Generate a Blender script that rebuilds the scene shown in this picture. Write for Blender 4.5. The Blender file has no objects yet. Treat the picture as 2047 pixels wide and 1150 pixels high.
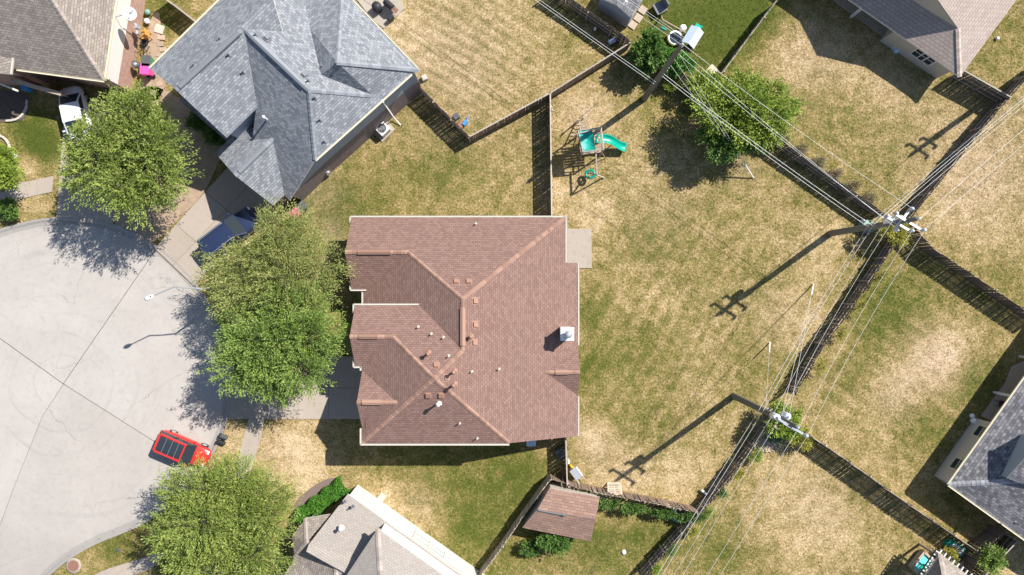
import bpy, math, random
import numpy as np
from mathutils import Vector, noise as mnoise
random.seed(7); rng = np.random.default_rng(7)
scene = bpy.context.scene; col = scene.collection
# ------------------------------------------------------------------ camera, sky, sun, exposure
CAM_H = 56.0; FOC = 1365.0; CX, CY = 1023.5, 575.0      # survey: drone height and photo scale
cam = bpy.data.cameras.new('camera'); cam.sensor_width = 36.0; cam.lens = FOC/2047*36.0
cam.clip_start = 0.5; cam.clip_end = 2500
camo = bpy.data.objects.new('camera', cam); camo.location = (0, 0, CAM_H); col.objects.link(camo); scene.camera = camo
SUN_EL = math.radians(46.5); SUN_AZ = (0.812, 0.584)
w = bpy.data.worlds.new('World'); scene.world = w; w.use_nodes = True
wn = w.node_tree; sky = wn.nodes.new('ShaderNodeTexSky'); sky.sky_type = 'NISHITA'; sky.sun_disc = False
sky.sun_elevation = SUN_EL; sky.sun_rotation = math.atan2(SUN_AZ[0], SUN_AZ[1]); sky.air_density = 1.0; sky.dust_density = 0.6
bg = wn.nodes['Background']; bg.inputs['Strength'].default_value = 0.088
wn.links.new(sky.outputs[0], bg.inputs[0])
sl = bpy.data.lights.new('sun', 'SUN'); sl.energy = 5.0; sl.angle = math.radians(0.53); sl.color = (1.0, 0.95, 0.87)
so = bpy.data.objects.new('sun', sl); col.objects.link(so); so.location = (40, 30, 60)
d = Vector((-SUN_AZ[0]*math.cos(SUN_EL), -SUN_AZ[1]*math.cos(SUN_EL), -math.sin(SUN_EL)))
so.rotation_euler = d.to_track_quat('-Z', 'Y').to_euler()
vs = scene.view_settings; vs.view_transform = 'Standard'; vs.look = 'None'; vs.gamma = 1.0; vs.use_curve_mapping = False
vs.exposure = 0.62
scene.render.engine = 'CYCLES'; scene.cycles.max_bounces = 6; scene.cycles.transparent_max_bounces = 8

# ------------------------------------------------------------------ helpers
def P(px, py, h=0.0):                                   # surveyed point: where a photo point of known height stands
    k = (CAM_H-h)/FOC
    return Vector(((px-CX)*k, (CY-py)*k, h))
def xy(px, py, h=0.0):
    p = P(px, py, h); return (p.x, p.y)
def tag(o, label=None, cat=None, group=None, kind=None):
    if label: o['label'] = label
    if cat: o['category'] = cat
    if group: o['group'] = group
    if kind: o['kind'] = kind
    return o
def empty(name, loc=(0, 0, 0), rz=0.0):
    o = bpy.data.objects.new(name, None); o.location = loc; o.rotation_euler = (0, 0, rz)
    o.empty_display_size = 0.3; col.objects.link(o); return o
def thing(name, label, cat, loc=(0, 0, 0), rz=0.0, group=None, kind=None):
    return tag(empty(name, loc, rz), label, cat, group, kind)
def wloc(p):
    v = Vector((0, 0, 0))
    while p is not None:
        v += Vector(p.location); p = p.parent
    return v
class MB:
    def __init__(s): s.v = []; s.f = []; s.uv = []; s.m = []; s.smooth = []
    def poly(s, pts, uv=None, m=0, sm=False):
        b = len(s.v); s.v += [tuple(p) for p in pts]; s.f.append(tuple(range(b, b+len(pts))))
        s.uv.append(uv); s.m.append(m); s.smooth.append(sm)
    def faces(s, vs_, fs, m=0, sm=False):
        b = len(s.v); s.v += [tuple(p) for p in vs_]
        for f in fs: s.f.append(tuple(b+i for i in f)); s.uv.append(None); s.m.append(m); s.smooth.append(sm)
    def box(s, c, size, rz=0.0, m=0, tilt=None):
        hx, hy, hz = size[0]/2, size[1]/2, size[2]/2; cs, sn = math.cos(rz), math.sin(rz); vs_ = []
        for z in (-hz, hz):
            for x, y in ((-hx, -hy), (hx, -hy), (hx, hy), (-hx, hy)):
                q = Vector((x, y, z))
                if tilt is not None: q = tilt @ q
                else: q = Vector((x*cs-y*sn, x*sn+y*cs, z))
                vs_.append(Vector(c)+q)
        s.faces(vs_, [(3, 2, 1, 0), (4, 5, 6, 7), (0, 1, 5, 4), (1, 2, 6, 5), (2, 3, 7, 6), (3, 0, 4, 7)], m)
    def bar(s, a, b, wd, ht, m=0):                      # box beam from a to b
        a = Vector(a); b = Vector(b); d_ = b-a; L = d_.length
        if L < 1e-5: return
        d_ /= L; up = Vector((0, 0, 1)) if abs(d_.z) < .95 else Vector((1, 0, 0))
        sd = d_.cross(up).normalized(); u = sd.cross(d_).normalized(); vs_ = []
        for q in (a, b):
            for i, j in ((-1, -1), (1, -1), (1, 1), (-1, 1)): vs_.append(q+sd*(i*wd/2)+u*(j*ht/2))
        s.faces(vs_, [(0, 1, 2, 3), (7, 6, 5, 4), (0, 4, 5, 1), (1, 5, 6, 2), (2, 6, 7, 3), (3, 7, 4, 0)], m)
    def tube(s, pts, rad, n=8, m=0, cap=True, sm=True):
        pts = [Vector(p) for p in pts]; k = len(pts)
        if not hasattr(rad, '__len__'): rad = [rad]*k
        vs_ = []; fs = []
        for i, p in enumerate(pts):
            t = (pts[min(i+1, k-1)]-pts[max(i-1, 0)]).normalized()
            up = Vector((0, 0, 1)) if abs(t.z) < .9 else Vector((1, 0, 0))
            a = t.cross(up).normalized(); b = t.cross(a).normalized()
            for j in range(n):
                an = 2*math.pi*j/n; vs_.append(p+(a*math.cos(an)+b*math.sin(an))*rad[i])
        for i in range(k-1):
            for j in range(n):
                fs.append((i*n+j, i*n+(j+1) % n, (i+1)*n+(j+1) % n, (i+1)*n+j))
        s.faces(vs_, fs, m, sm)
        if cap: s.faces(vs_[:n], [tuple(range(n))], m); s.faces(vs_[-n:], [tuple(reversed(range(n)))], m)
    def lathe(s, c, prof, n=16, m=0, sm=True):          # prof: (r, z) from bottom to top
        vs_ = []; fs = []
        for r, z in prof:
            for j in range(n):
                a = 2*math.pi*j/n; vs_.append((c[0]+r*math.cos(a), c[1]+r*math.sin(a), c[2]+z))
        for i in range(len(prof)-1):
            for j in range(n): fs.append((i*n+j, i*n+(j+1) % n, (i+1)*n+(j+1) % n, (i+1)*n+j))
        s.faces(vs_, fs, m, sm)
        s.faces(vs_[:n], [tuple(reversed(range(n)))], m); s.faces(vs_[-n:], [tuple(range(n))], m)
    def prism(s, poly, z0, z1, m=0):
        a = sum(poly[i][0]*poly[(i+1) % len(poly)][1]-poly[(i+1) % len(poly)][0]*poly[i][1] for i in range(len(poly)))
        if a < 0: poly = list(reversed(poly))
        n = len(poly); vs_ = [(p[0], p[1], z0) for p in poly]+[(p[0], p[1], z1) for p in poly]
        s.faces(vs_, [tuple(reversed(range(n))), tuple(range(n, 2*n))]+[(i, (i+1) % n, n+(i+1) % n, n+i) for i in range(n)], m)
    def build(s, name, mat, parent=None, local=False, bevel=0.0):
        off = Vector((0, 0, 0)) if (parent is None or local) else wloc(parent)
        me = bpy.data.meshes.new(name)
        me.from_pydata([(x-off.x, y-off.y, z-off.z) for x, y, z in s.v], [], s.f)
        mats = mat if isinstance(mat, (list, tuple)) else [mat]
        for mm in mats: me.materials.append(mm)
        me.polygons.foreach_set('material_index', s.m); me.polygons.foreach_set('use_smooth', s.smooth)
        if any(u is not None for u in s.uv):
            L = me.uv_layers.new(name='UVMap'); k = 0
            for u, f in zip(s.uv, s.f):
                for i in range(len(f)):
                    if u is not None: L.data[k].uv = u[i]
                    k += 1
        me.update()
        o = bpy.data.objects.new(name, me); col.objects.link(o)
        if parent is not None: o.parent = parent
        if bevel > 0:
            b = o.modifiers.new('bevel', 'BEVEL'); b.width = bevel; b.segments = 2; b.limit_method = 'ANGLE'
        return o
def solo(name, label, cat, mb, mat, group=None, kind=None, **k):
    return tag(mb.build(name, mat, **k), label, cat, group, kind)
def inpoly(X, Y, poly):
    r = np.zeros(X.shape, bool); n = len(poly); j = n-1
    for i in range(n):
        xi, yi = poly[i]; xj, yj = poly[j]
        c = ((yi > Y) != (yj > Y)) & (X < (xj-xi)*(Y-yi)/((yj-yi) if yj != yi else 1e-9)+xi)
        r ^= c; j = i
    return r

# ------------------------------------------------------------------ materials
class NT:
    def __init__(s, name):
        s.mat = bpy.data.materials.new(name); s.mat.use_nodes = True; s.t = s.mat.node_tree
        s.b = s.t.nodes['Principled BSDF']; s.out = s.t.nodes['Material Output']
    def n(s, typ, **kw):
        o = s.t.nodes.new(typ)
        for k, v in kw.items(): setattr(o, k, v)
        return o
    def l(s, a, b): s.t.links.new(a, b)
    def noise(s, vec, scale, detail=3.0, rough=.55, dist=0.0):
        o = s.n('ShaderNodeTexNoise'); o.inputs['Scale'].default_value = scale; o.inputs['Detail'].default_value = detail
        o.inputs['Roughness'].default_value = rough; o.inputs['Distortion'].default_value = dist
        if vec is not None: s.l(vec, o.inputs['Vector'])
        return o.outputs['Fac']
    def math(s, op, a, b=None, clamp=False):
        o = s.n('ShaderNodeMath', operation=op); o.use_clamp = clamp
        for i, v in enumerate((a, b)):
            if v is None: continue
            if hasattr(v, 'is_linked'): s.l(v, o.inputs[i])
            else: o.inputs[i].default_value = v
        return o.outputs[0]
    def ramp(s, fac, stops):
        o = s.n('ShaderNodeValToRGB'); r = o.color_ramp
        while len(r.elements) < len(stops): r.elements.new(.5)
        for e, (p, c) in zip(r.elements, stops): e.position = p; e.color = (*c, 1)
        s.l(fac, o.inputs[0]); return o.outputs[0]
    def mix(s, fac, a, b, blend='MIX'):
        o = s.n('ShaderNodeMix', data_type='RGBA', blend_type=blend)
        for i, v in ((0, fac), (6, a), (7, b)):
            if hasattr(v, 'is_linked'): s.l(v, o.inputs[i])
            else: o.inputs[i].default_value = v if i == 0 else (*v, 1)
        return o.outputs[2]
    def bump(s, h, st=.3, dist=.02):
        o = s.n('ShaderNodeBump'); o.inputs['Strength'].default_value = st; o.inputs['Distance'].default_value = dist
        s.l(h, o.inputs['Height']); s.l(o.outputs[0], s.b.inputs['Normal'])
    def pos(s): return s.n('ShaderNodeNewGeometry').outputs['Position']
    def col(s, c):
        if hasattr(c, 'is_linked'): s.l(c, s.b.inputs['Base Color'])
        else: s.b.inputs['Base Color'].default_value = (*c, 1)
    def set(s, rough=.8, metal=0.0, spec=.3):
        s.b.inputs['Roughness'].default_value = rough; s.b.inputs['Metallic'].default_value = metal
        s.b.inputs['Specular IOR Level'].default_value = spec; return s.mat
def plain(name, c, rough=.6, metal=0.0, var=.12, scale=6.0, spec=.35, bump=0.0):
    t = NT(name); f = t.noise(t.pos(), scale, 4)
    t.col(t.mix(f, tuple(x*(1-var) for x in c), tuple(min(1, x*(1+var)) for x in c)))
    if bump: t.bump(t.noise(t.pos(), scale*6, 3), bump, .01)
    return t.set(rough, metal, spec)
def shingle(name, c1, c2, mort, width=.33, row=.17, blotch=.05):
    t = NT(name); uv = t.n('ShaderNodeUVMap').outputs[0]
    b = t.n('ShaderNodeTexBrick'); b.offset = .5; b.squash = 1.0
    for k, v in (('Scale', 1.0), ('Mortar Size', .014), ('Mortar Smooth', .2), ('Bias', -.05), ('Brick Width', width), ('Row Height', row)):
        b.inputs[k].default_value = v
    b.inputs['Color1'].default_value = (*c1, 1); b.inputs['Color2'].default_value = (*c2, 1); b.inputs['Mortar'].default_value = (*mort, 1)  # dark mortar: shadow lines between courses painted in, plus asphalt in tab gaps
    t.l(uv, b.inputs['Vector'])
    # courses overlap: each tab thins towards its top, so the height falls up the slope inside one course
    sep = t.n('ShaderNodeSeparateXYZ'); t.l(uv, sep.inputs[0])
    fr = t.math('FRACT', t.math('DIVIDE', sep.outputs[1], row))
    h = t.math('SUBTRACT', t.math('MULTIPLY', t.math('SUBTRACT', 1.0, fr), .8), t.math('MULTIPLY', b.outputs['Fac'], .6))
    big = t.noise(t.pos(), .45, 4, .6); fine = t.noise(t.pos(), 14, 3, .7)
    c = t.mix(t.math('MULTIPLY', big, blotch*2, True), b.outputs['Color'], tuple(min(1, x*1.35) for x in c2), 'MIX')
    c = t.mix(.55, c, t.mix(fine, (.55, .55, .55), (1.25, 1.25, 1.25)), 'MULTIPLY')
    t.col(c); t.bump(h, .55, .02)
    return t.set(.92, 0, .2)
def bricks(name, c1, c2, mort, uvscale=1.0):
    t = NT(name); uv = t.n('ShaderNodeUVMap').outputs[0]; b = t.n('ShaderNodeTexBrick')
    for k, v in (('Scale', 1.0), ('Mortar Size', .012), ('Brick Width', .24), ('Row Height', .085)): b.inputs[k].default_value = v
    b.inputs['Color1'].default_value = (*c1, 1); b.inputs['Color2'].default_value = (*c2, 1); b.inputs['Mortar'].default_value = (*mort, 1)
    t.l(uv, b.inputs['Vector']); c = t.mix(t.noise(t.pos(), 3, 4), b.outputs[0], tuple(x*.6 for x in c1))
    t.col(c); t.bump(t.math('MULTIPLY', b.outputs['Fac'], -1.0), .4, .01); return t.set(.9)
def siding(name, c, lap=.16):
    t = NT(name); uv = t.n('ShaderNodeUVMap').outputs[0]; sep = t.n('ShaderNodeSeparateXYZ'); t.l(uv, sep.inputs[0])
    fr = t.math('FRACT', t.math('DIVIDE', sep.outputs[1], lap))
    t.col(t.mix(t.noise(t.pos(), 2, 4), tuple(x*.9 for x in c), c)); t.bump(t.math('SUBTRACT', 1.0, fr), .5, .02); return t.set(.6)
def grass_mat(name):
    t = NT(name); p = t.pos(); at = t.n('ShaderNodeAttribute'); at.attribute_name = 'dry'
    fine = t.noise(p, 6.0, 4, .78); mid = t.noise(p, .95, 4, .6, .3); big = t.noise(p, .16, 3, .5)
    f = t.math('ADD', at.outputs['Fac'], t.math('MULTIPLY', t.math('SUBTRACT', fine, .5), 1.75))
    f = t.math('ADD', f, t.math('MULTIPLY', t.math('SUBTRACT', t.ramp(mid, [(.38, (0, 0, 0)), (.62, (1, 1, 1))]), .5), .24))
    wd = t.ramp(t.noise(p, .62, 5, .68, .4), [(.58, (0, 0, 0)), (.66, (1, 1, 1))])
    f = t.math('SUBTRACT', f, t.math('MULTIPLY', wd, .2))
    f = t.math('ADD', f, t.math('MULTIPLY', t.math('SUBTRACT', big, .5), .5))
    c = t.ramp(f, [(0.0, (.08, .104, .018)), (.28, (.168, .155, .043)), (.52, (.305, .232, .096)), (.78, (.49, .366, .2)), (1.0, (.63, .5, .325))])
    c = t.mix(.6, c, t.mix(t.noise(p, 11, 2, .6), (.5, .5, .5), (1.4, 1.4, 1.4)), 'MULTIPLY')
    ab = t.n('ShaderNodeAttribute'); ab.attribute_name = 'brown'
    c = t.mix(t.math('MULTIPLY', ab.outputs['Fac'], .8, True), c, t.mix(.5, c, t.mix(fine, (.21, .14, .09), (.6, .46, .37))))
    t.col(c); t.bump(t.math('ADD', t.noise(p, 9, 4, .75), fine), .8, .07); return t.set(.95, 0, .1)
def concrete(name, c, stain=.5, rings=None, cracks=False):
    t = NT(name); p = t.pos()
    a = t.noise(p, .3, 6, .68); b = t.noise(p, 2.3, 5, .65); g = t.noise(p, 24, 3, .7)
    cc = t.mix(a, tuple(x*(1-.22*stain) for x in c), tuple(min(1, x*1.06) for x in c))
    cc = t.mix(t.math('MULTIPLY', t.ramp(b, [(.5, (0, 0, 0)), (.8, (1, 1, 1))]), .4*stain), cc, tuple(x*.6 for x in c))
    cc = t.mix(.35, cc, t.mix(g, (.8, .8, .8), (1.14, 1.14, 1.14)), 'MULTIPLY')
    oi = t.n('ShaderNodeObjectInfo'); cc = t.mix(1.0, cc, t.mix(oi.outputs['Random'], (.93, .92, .91), (1.04, 1.04, 1.05)), 'MULTIPLY')
    if rings:                                            # tyre arcs worn round the turning circle
        v = t.n('ShaderNodeVectorMath', operation='DISTANCE'); t.l(p, v.inputs[0]); v.inputs[1].default_value = (rings[0], rings[1], 0)
        r = t.math('ADD', v.outputs['Value'], t.math('MULTIPLY', t.noise(p, .1, 2), 3.0))
        cx = t.n('ShaderNodeCombineXYZ'); t.l(r, cx.inputs[0])
        band = t.ramp(t.noise(cx.outputs[0], 1.5, 3, .6), [(.52, (0, 0, 0)), (.7, (1, 1, 1))])
        m = t.math('MULTIPLY', band, t.ramp(t.noise(p, .12, 3), [(.42, (0, 0, 0)), (.62, (1, 1, 1))]))
        cc = t.mix(t.math('MULTIPLY', m, .3), cc, (.2, .19, .18))
        gut = t.math('MULTIPLY', t.ramp(t.math('DIVIDE', v.outputs['Value'], 15.0), [(.8, (0, 0, 0)), (.9, (1, 1, 1))]), t.noise(p, .5, 4, .7))
        cc = t.mix(t.math('MULTIPLY', gut, .45), cc, (.24, .21, .19))
    if cracks:
        q = t.n('ShaderNodeVectorMath', operation='ADD'); nz = t.n('ShaderNodeTexNoise'); nz.inputs['Scale'].default_value = .9; nz.inputs['Detail'].default_value = 5
        t.l(p, nz.inputs['Vector']); t.l(p, q.inputs[0]); t.l(nz.outputs['Color'], q.inputs[1])
        vo = t.n('ShaderNodeTexVoronoi', feature='DISTANCE_TO_EDGE'); vo.inputs['Scale'].default_value = .17; t.l(q.outputs[0], vo.inputs['Vector'])
        ln = t.ramp(vo.outputs['Distance'], [(0.0, (1, 1, 1)), (.0045, (0, 0, 0))])
        m = t.math('MULTIPLY', ln, t.ramp(t.noise(p, .13, 2), [(.5, (0, 0, 0)), (.6, (1, 1, 1))]))
        cc = t.mix(t.math('MULTIPLY', m, .75), cc, (.17, .15, .14))
    t.col(cc); t.bump(g, .2, .006); return t.set(.9, 0, .25)
def wood(name, c, var=.35):
    t = NT(name); oi = t.n('ShaderNodeObjectInfo'); p = t.n('ShaderNodeTexCoord').outputs['Object']
    mp = t.n('ShaderNodeMapping'); mp.inputs['Scale'].default_value = (14, 14, 1.1); t.l(p, mp.inputs[0])
    g = t.noise(mp.outputs[0], 1.5, 5, .65)
    cc = t.mix(g, tuple(x*(1-var) for x in c), tuple(x*(1+var) for x in c))
    cc = t.mix(.6, cc, t.mix(oi.outputs['Random'], (.6, .6, .62), (1.3, 1.25, 1.18)), 'MULTIPLY')
    t.col(cc); t.bump(g, .3, .006); return t.set(.85, 0, .2)
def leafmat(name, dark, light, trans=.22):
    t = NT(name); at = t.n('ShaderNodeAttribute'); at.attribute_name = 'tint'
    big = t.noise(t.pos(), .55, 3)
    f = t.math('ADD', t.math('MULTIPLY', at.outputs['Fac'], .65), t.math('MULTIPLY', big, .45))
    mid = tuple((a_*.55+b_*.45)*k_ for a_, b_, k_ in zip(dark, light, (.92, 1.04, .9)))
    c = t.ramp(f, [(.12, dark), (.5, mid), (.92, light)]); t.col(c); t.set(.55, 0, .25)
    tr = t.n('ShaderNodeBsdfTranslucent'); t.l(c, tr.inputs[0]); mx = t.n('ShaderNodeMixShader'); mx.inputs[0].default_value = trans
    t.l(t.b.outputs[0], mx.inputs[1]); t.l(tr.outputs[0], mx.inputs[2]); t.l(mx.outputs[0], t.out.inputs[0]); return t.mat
M = {}
ORD = ['first', 'second', 'third', 'fourth', 'fifth', 'sixth', 'seventh', 'eighth', 'ninth', 'tenth', 'eleventh', 'twelfth', 'thirteenth', 'fourteenth', 'fifteenth', 'sixteenth', 'seventeenth', 'eighteenth', 'nineteenth', 'twentieth', 'twenty first', 'twenty second']
M['grass'] = grass_mat('grass')
M['road'] = concrete('road_concrete', (.46, .427, .396), 1.1, rings=xy(125, 768), cracks=True)
M['walk'] = concrete('walk_concrete', (.42, .36, .305), .9)
M['kerb'] = concrete('kerb_concrete', (.33, .31, .29), .9)
M['patio'] = concrete('patio_concrete', (.44, .385, .32), 1.5)
M['joint'] = plain('joint_sealant', (.07, .06, .055), .9)
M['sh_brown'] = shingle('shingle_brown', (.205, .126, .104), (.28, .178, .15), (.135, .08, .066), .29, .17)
M['cap_brown'] = plain('cap_brown', (.44, .225, .15), .92, var=.25, scale=2.2, spec=.15)
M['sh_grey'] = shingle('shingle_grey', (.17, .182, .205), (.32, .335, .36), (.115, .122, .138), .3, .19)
M['cap_grey'] = plain('cap_grey', (.25, .27, .3), .92, var=.25, scale=2.5, spec=.15)
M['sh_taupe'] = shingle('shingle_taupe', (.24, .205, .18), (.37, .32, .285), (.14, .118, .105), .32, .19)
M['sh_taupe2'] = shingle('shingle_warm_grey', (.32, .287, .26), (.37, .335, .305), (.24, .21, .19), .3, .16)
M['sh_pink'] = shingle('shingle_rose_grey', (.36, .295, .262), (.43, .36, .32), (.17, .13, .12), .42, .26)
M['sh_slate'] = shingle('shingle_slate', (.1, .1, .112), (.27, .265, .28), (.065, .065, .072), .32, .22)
M['cap_taupe'] = plain('cap_taupe', (.3, .26, .23), .92, var=.2, scale=3, spec=.15)
M['cap_slate'] = plain('cap_slate', (.26, .26, .28), .92, var=.2, scale=3, spec=.15)
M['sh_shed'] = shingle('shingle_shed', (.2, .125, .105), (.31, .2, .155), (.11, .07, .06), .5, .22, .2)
M['gutter'] = plain('gutter_metal', (.52, .49, .44), .5, var=.08, scale=3); M['white'] = plain('white_trim', (.7, .68, .64), .55, var=.06, scale=3)
M['cream'] = plain('cream_trim', (.62, .57, .43), .55, var=.08, scale=3)
M['siding'] = siding('white_siding', (.72, .7, .67)); M['beige'] = siding('beige_siding', (.55, .5, .43)); M['slateblue'] = siding('blue_grey_siding', (.33, .38, .44))
M['brick_red'] = bricks('brick_red', (.46, .26, .2), (.62, .4, .32), (.6, .5, .43))
M['brick_mauve'] = bricks('brick_mauve', (.25, .19, .19), (.33, .26, .25), (.36, .32, .31))
M['fence'] = wood('fence_wood', (.27, .2, .155)); M['fence_dark'] = wood('fence_wood_dark', (.15, .122, .105)); M['rail'] = wood('rail_wood', (.42, .37, .31), .15)
M['timber'] = wood('play_timber', (.42, .32, .25)); M['pallet'] = wood('pallet_wood', (.55, .48, .38), .2)
M['pole'] = wood('pole_wood', (.165, .16, .14), .3); M['bark'] = plain('bark', (.16, .13, .1), .95, var=.4, scale=9, bump=.5)
M['metal'] = plain('galvanised', (.55, .57, .6), .4, .6, var=.1); M['lamp_grey'] = plain('lamp_grey', (.3, .31, .32), .6, .2, var=.1); M['wire'] = plain('wire', (.66, .66, .66), .45, .15, var=.05)
M['porcelain'] = plain('porcelain', (.62, .66, .72), .25, 0, var=.08, spec=.6); M['dark'] = plain('dark_plastic', (.03, .03, .035), .5)
M['black'] = plain('black_rubber', (.02, .02, .022), .75); M['pvc'] = plain('pvc', (.8, .8, .8), .5, var=.04)
M['glass'] = plain('window_glass', (.03, .04, .05), .05, 0, var=.2, spec=.8)
M['sky_pane'] = plain('painted_sky_pane', (.5, .54, .56), .3, 0, var=.15, scale=9, spec=.6); M['screen'] = plain('window_screen', (.05, .05, .055), .5, 0, var=.2)  # pale pane colour has the reflected sky painted in
M['soil'] = plain('bare_soil', (.36, .265, .19), .98, var=.35, scale=2.2, bump=.8)
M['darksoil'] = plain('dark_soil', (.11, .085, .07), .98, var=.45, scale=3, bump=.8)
M['mulch'] = plain('mulch', (.19, .14, .125), .98, var=.35, scale=14, bump=1.0)
M['green_box'] = plain('utility_green', (.2, .33, .27), .5, var=.2, scale=3); M['teal'] = plain('teal_plastic', (.0, .34, .24), .32, var=.1, spec=.5)
M['tealtarp'] = plain('teal_tarp', (.01, .33, .27), .45, var=.4, scale=5, bump=.6)
M['pink'] = plain('pink_plastic', (.85, .09, .35), .4, var=.08); M['bin_green'] = plain('bin_green', (.03, .3, .1), .45); M['lid'] = plain('lid_grey', (.09, .095, .1), .5)
M['yellow'] = plain('yellow_plastic', (.75, .55, .03), .45); M['orange'] = plain('orange_wood', (.62, .3, .07), .5); M['maroon'] = plain('maroon_plastic', (.3, .03, .06), .45)
M['blue'] = plain('blue_plastic', (.05, .25, .6), .4); M['paleblue'] = plain('pale_blue_plastic', (.5, .6, .75), .4); M['aqua'] = plain('aqua_water', (.16, .62, .66), .15, var=.2, scale=4, spec=.6)
M['rust'] = plain('rusted_iron', (.28, .15, .11), .8, .2, var=.2, scale=6); M['tan'] = plain('tan_stone', (.42, .34, .26), .9, var=.2, scale=3)
M['stone'] = plain('pale_stone', (.5, .46, .4), .9, var=.2, scale=5); M['vent'] = plain('vent_copper', (.33, .19, .14), .6, .1, var=.1); M['vent_grey'] = plain('vent_grey', (.17, .18, .2), .6)
M['lf_elm'] = leafmat('leaf_elm', (.08, .118, .02), (.41, .46, .12)); M['lf_olive'] = leafmat('leaf_olive', (.1, .122, .028), (.5, .5, .18))
M['lf_green'] = leafmat('leaf_green', (.07, .122, .022), (.34, .43, .11)); M['lf_dark'] = leafmat('leaf_dark', (.035, .08, .018), (.17, .28, .06))
M['lf_bush'] = leafmat('leaf_bush', (.09, .145, .016), (.38, .45, .08)); M['lf_yellow'] = leafmat('leaf_yellow', (.2, .19, .03), (.5, .43, .1)); M['lf_dry'] = leafmat('leaf_dry', (.13, .1, .055), (.4, .33, .22)); M['lf_hedge'] = leafmat('leaf_hedge', (.035, .12, .015), (.13, .3, .04))
def paint(name, c, flake=.0):
    t = NT(name); t.col(c); t.b.inputs['Coat Weight'].default_value = .8; t.b.inputs['Coat Roughness'].default_value = .05; return t.set(.3, flake, .5)
M['red_paint'] = paint('red_paint', (.62, .03, .025)); M['white_paint'] = paint('white_paint', (.72, .75, .8)); M['navy_paint'] = paint('navy_paint', (.025, .04, .095), .2)
M['lamp'] = plain('clear_lens', (.75, .78, .8), .1, var=.05, spec=.8); M['taillamp'] = plain('tail_lens', (.35, .01, .01), .15)
# ------------------------------------------------------------------ ground: lawn sheet, road, kerb, walks
G2M = CAM_H/FOC
KERB = [(-95, 500), (-45, 483), (0, 464), (60, 447), (110, 440), (170, 441), (225, 452), (275, 474), (308, 496), (335, 515), (362, 541), (395, 580), (425, 626), (445, 675), (456, 730), (458, 785), (450, 835), (438, 872), (420, 908), (395, 945), (360, 985), (322, 1018), (285, 1043), (240, 1062), (195, 1079), (155, 1100), (120, 1124), (90, 1150), (55, 1190), (10, 1260)]
def smooth(pts, it=2, closed=False):
    for _ in range(it):
        q = [] if closed else [pts[0]]
        for i in range(len(pts)-(0 if closed else 1)):
            a = pts[i]; b = pts[(i+1) % len(pts)]
            q += [(a[0]*.75+b[0]*.25, a[1]*.75+b[1]*.25), (a[0]*.25+b[0]*.75, a[1]*.25+b[1]*.75)]
        if not closed: q.append(pts[-1])
        pts = q
    return pts
kerb_w = [xy(*p) for p in smooth(KERB)]
ROAD = kerb_w+[xy(-300, 1500), xy(-700, 1300), xy(-400, 700), xy(-190, 560)]
DRIVES = {  # px quads at ground
 'white': [(112, 440), (226, 452), (245, 205), (132, 190)],
 'grey': [(309, 497), (387, 571), (565, 392), (470, 318)],
 'brown': [(457, 716), (452, 838), (728, 838), (728, 712)]}
WALKS = [[(-20, 397), (40, 366), (107, 352), (104, 384), (45, 397), (-20, 428)],
         [(497, 838), (530, 838), (516, 895), (502, 940), (480, 990), (470, 990), (452, 985), (472, 930), (488, 880)],
         [(345, 1095), (318, 1104), (265, 1122), (215, 1137), (165, 1160), (185, 1190), (235, 1158), (300, 1140), (362, 1118)]]
BLOBS = [  # px, py, radius px, amount (+ drier, - greener)
 (1400, 70, 105, -.3), (1500, 20, 70, -.5), (1320, 30, 60, -.2), (690, 415, 90, -.22), (880, 330, 60, -.15), (560, 470, 80, .1), (1010, 330, 60, -.02), (930, 130, 140, .12), (800, 60, 60, .18), (1060, 60, 60, .05), (850, 210, 40, -.2),
 (850, 940, 90, -.2), (1000, 1010, 90, -.24), (930, 1080, 60, -.2), (1040, 930, 40, -.25), (760, 1000, 60, .25), (580, 880, 60, .22), (620, 940, 60, .2), (860, 1030, 50, .15), (1170, 620, 40, -.25), (1180, 740, 35, -.22), (1260, 690, 90, -.16), (1290, 520, 70, -.1), (1200, 430, 40, .2), (1230, 560, 60, .05), (1320, 600, 60, .12),
 (1180, 870, 30, .3), (1240, 960, 60, .18), (1350, 950, 70, .16), (1400, 700, 80, .05), (1560, 560, 90, -.02), (1640, 500, 60, .2), (1620, 650, 60, .18), (1500, 430, 90, .0), (1160, 220, 60, .2), (1130, 380, 50, .22), (1250, 340, 70, .1), (1480, 700, 60, -.1), (1300, 850, 60, -.1),
 (1770, 620, 80, -.22), (1840, 560, 70, -.12), (1720, 760, 70, -.15), (1870, 720, 60, .25), (1780, 760, 50, .22), (1720, 840, 60, .12), (1900, 700, 40, .2), (1950, 330, 90, .18), (1900, 430, 70, .12), (2000, 480, 70, .08), (1960, 760, 60, -.25), (1860, 860, 50, -.22), (1980, 560, 50, -.1),
 (1600, 1000, 90, .2), (1500, 1100, 90, -.02), (1700, 1080, 80, .1), (1560, 900, 50, .12), (1430, 1120, 60, -.2), (1250, 1080, 70, -.2), (1150, 1120, 60, -.1), (1050, 1120, 60, -.1), (1320, 1060, 40, -.15), (1180, 1060, 30, -.2), (1640, 100, 90, .14), (1760, 200, 80, .08), (1650, 260, 80, -.08), (1700, 330, 60, .02), (1960, 60, 60, -.05), (2000, 120, 40, -.12), (1560, 120, 60, .14), (1790, 300, 60, -.06),
 (70, 265, 45, -.5), (95, 300, 30, -.3), (60, 330, 25, .25), (60, 415, 35, .1), (235, 1095, 60, -.32), (180, 1120, 30, .1), (330, 30, 40, -.3), (475, 880, 40, .22), (2030, 1120, 60, .2), (1900, 1020, 40, -.1), (350, 1130, 30, -.5)]
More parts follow.
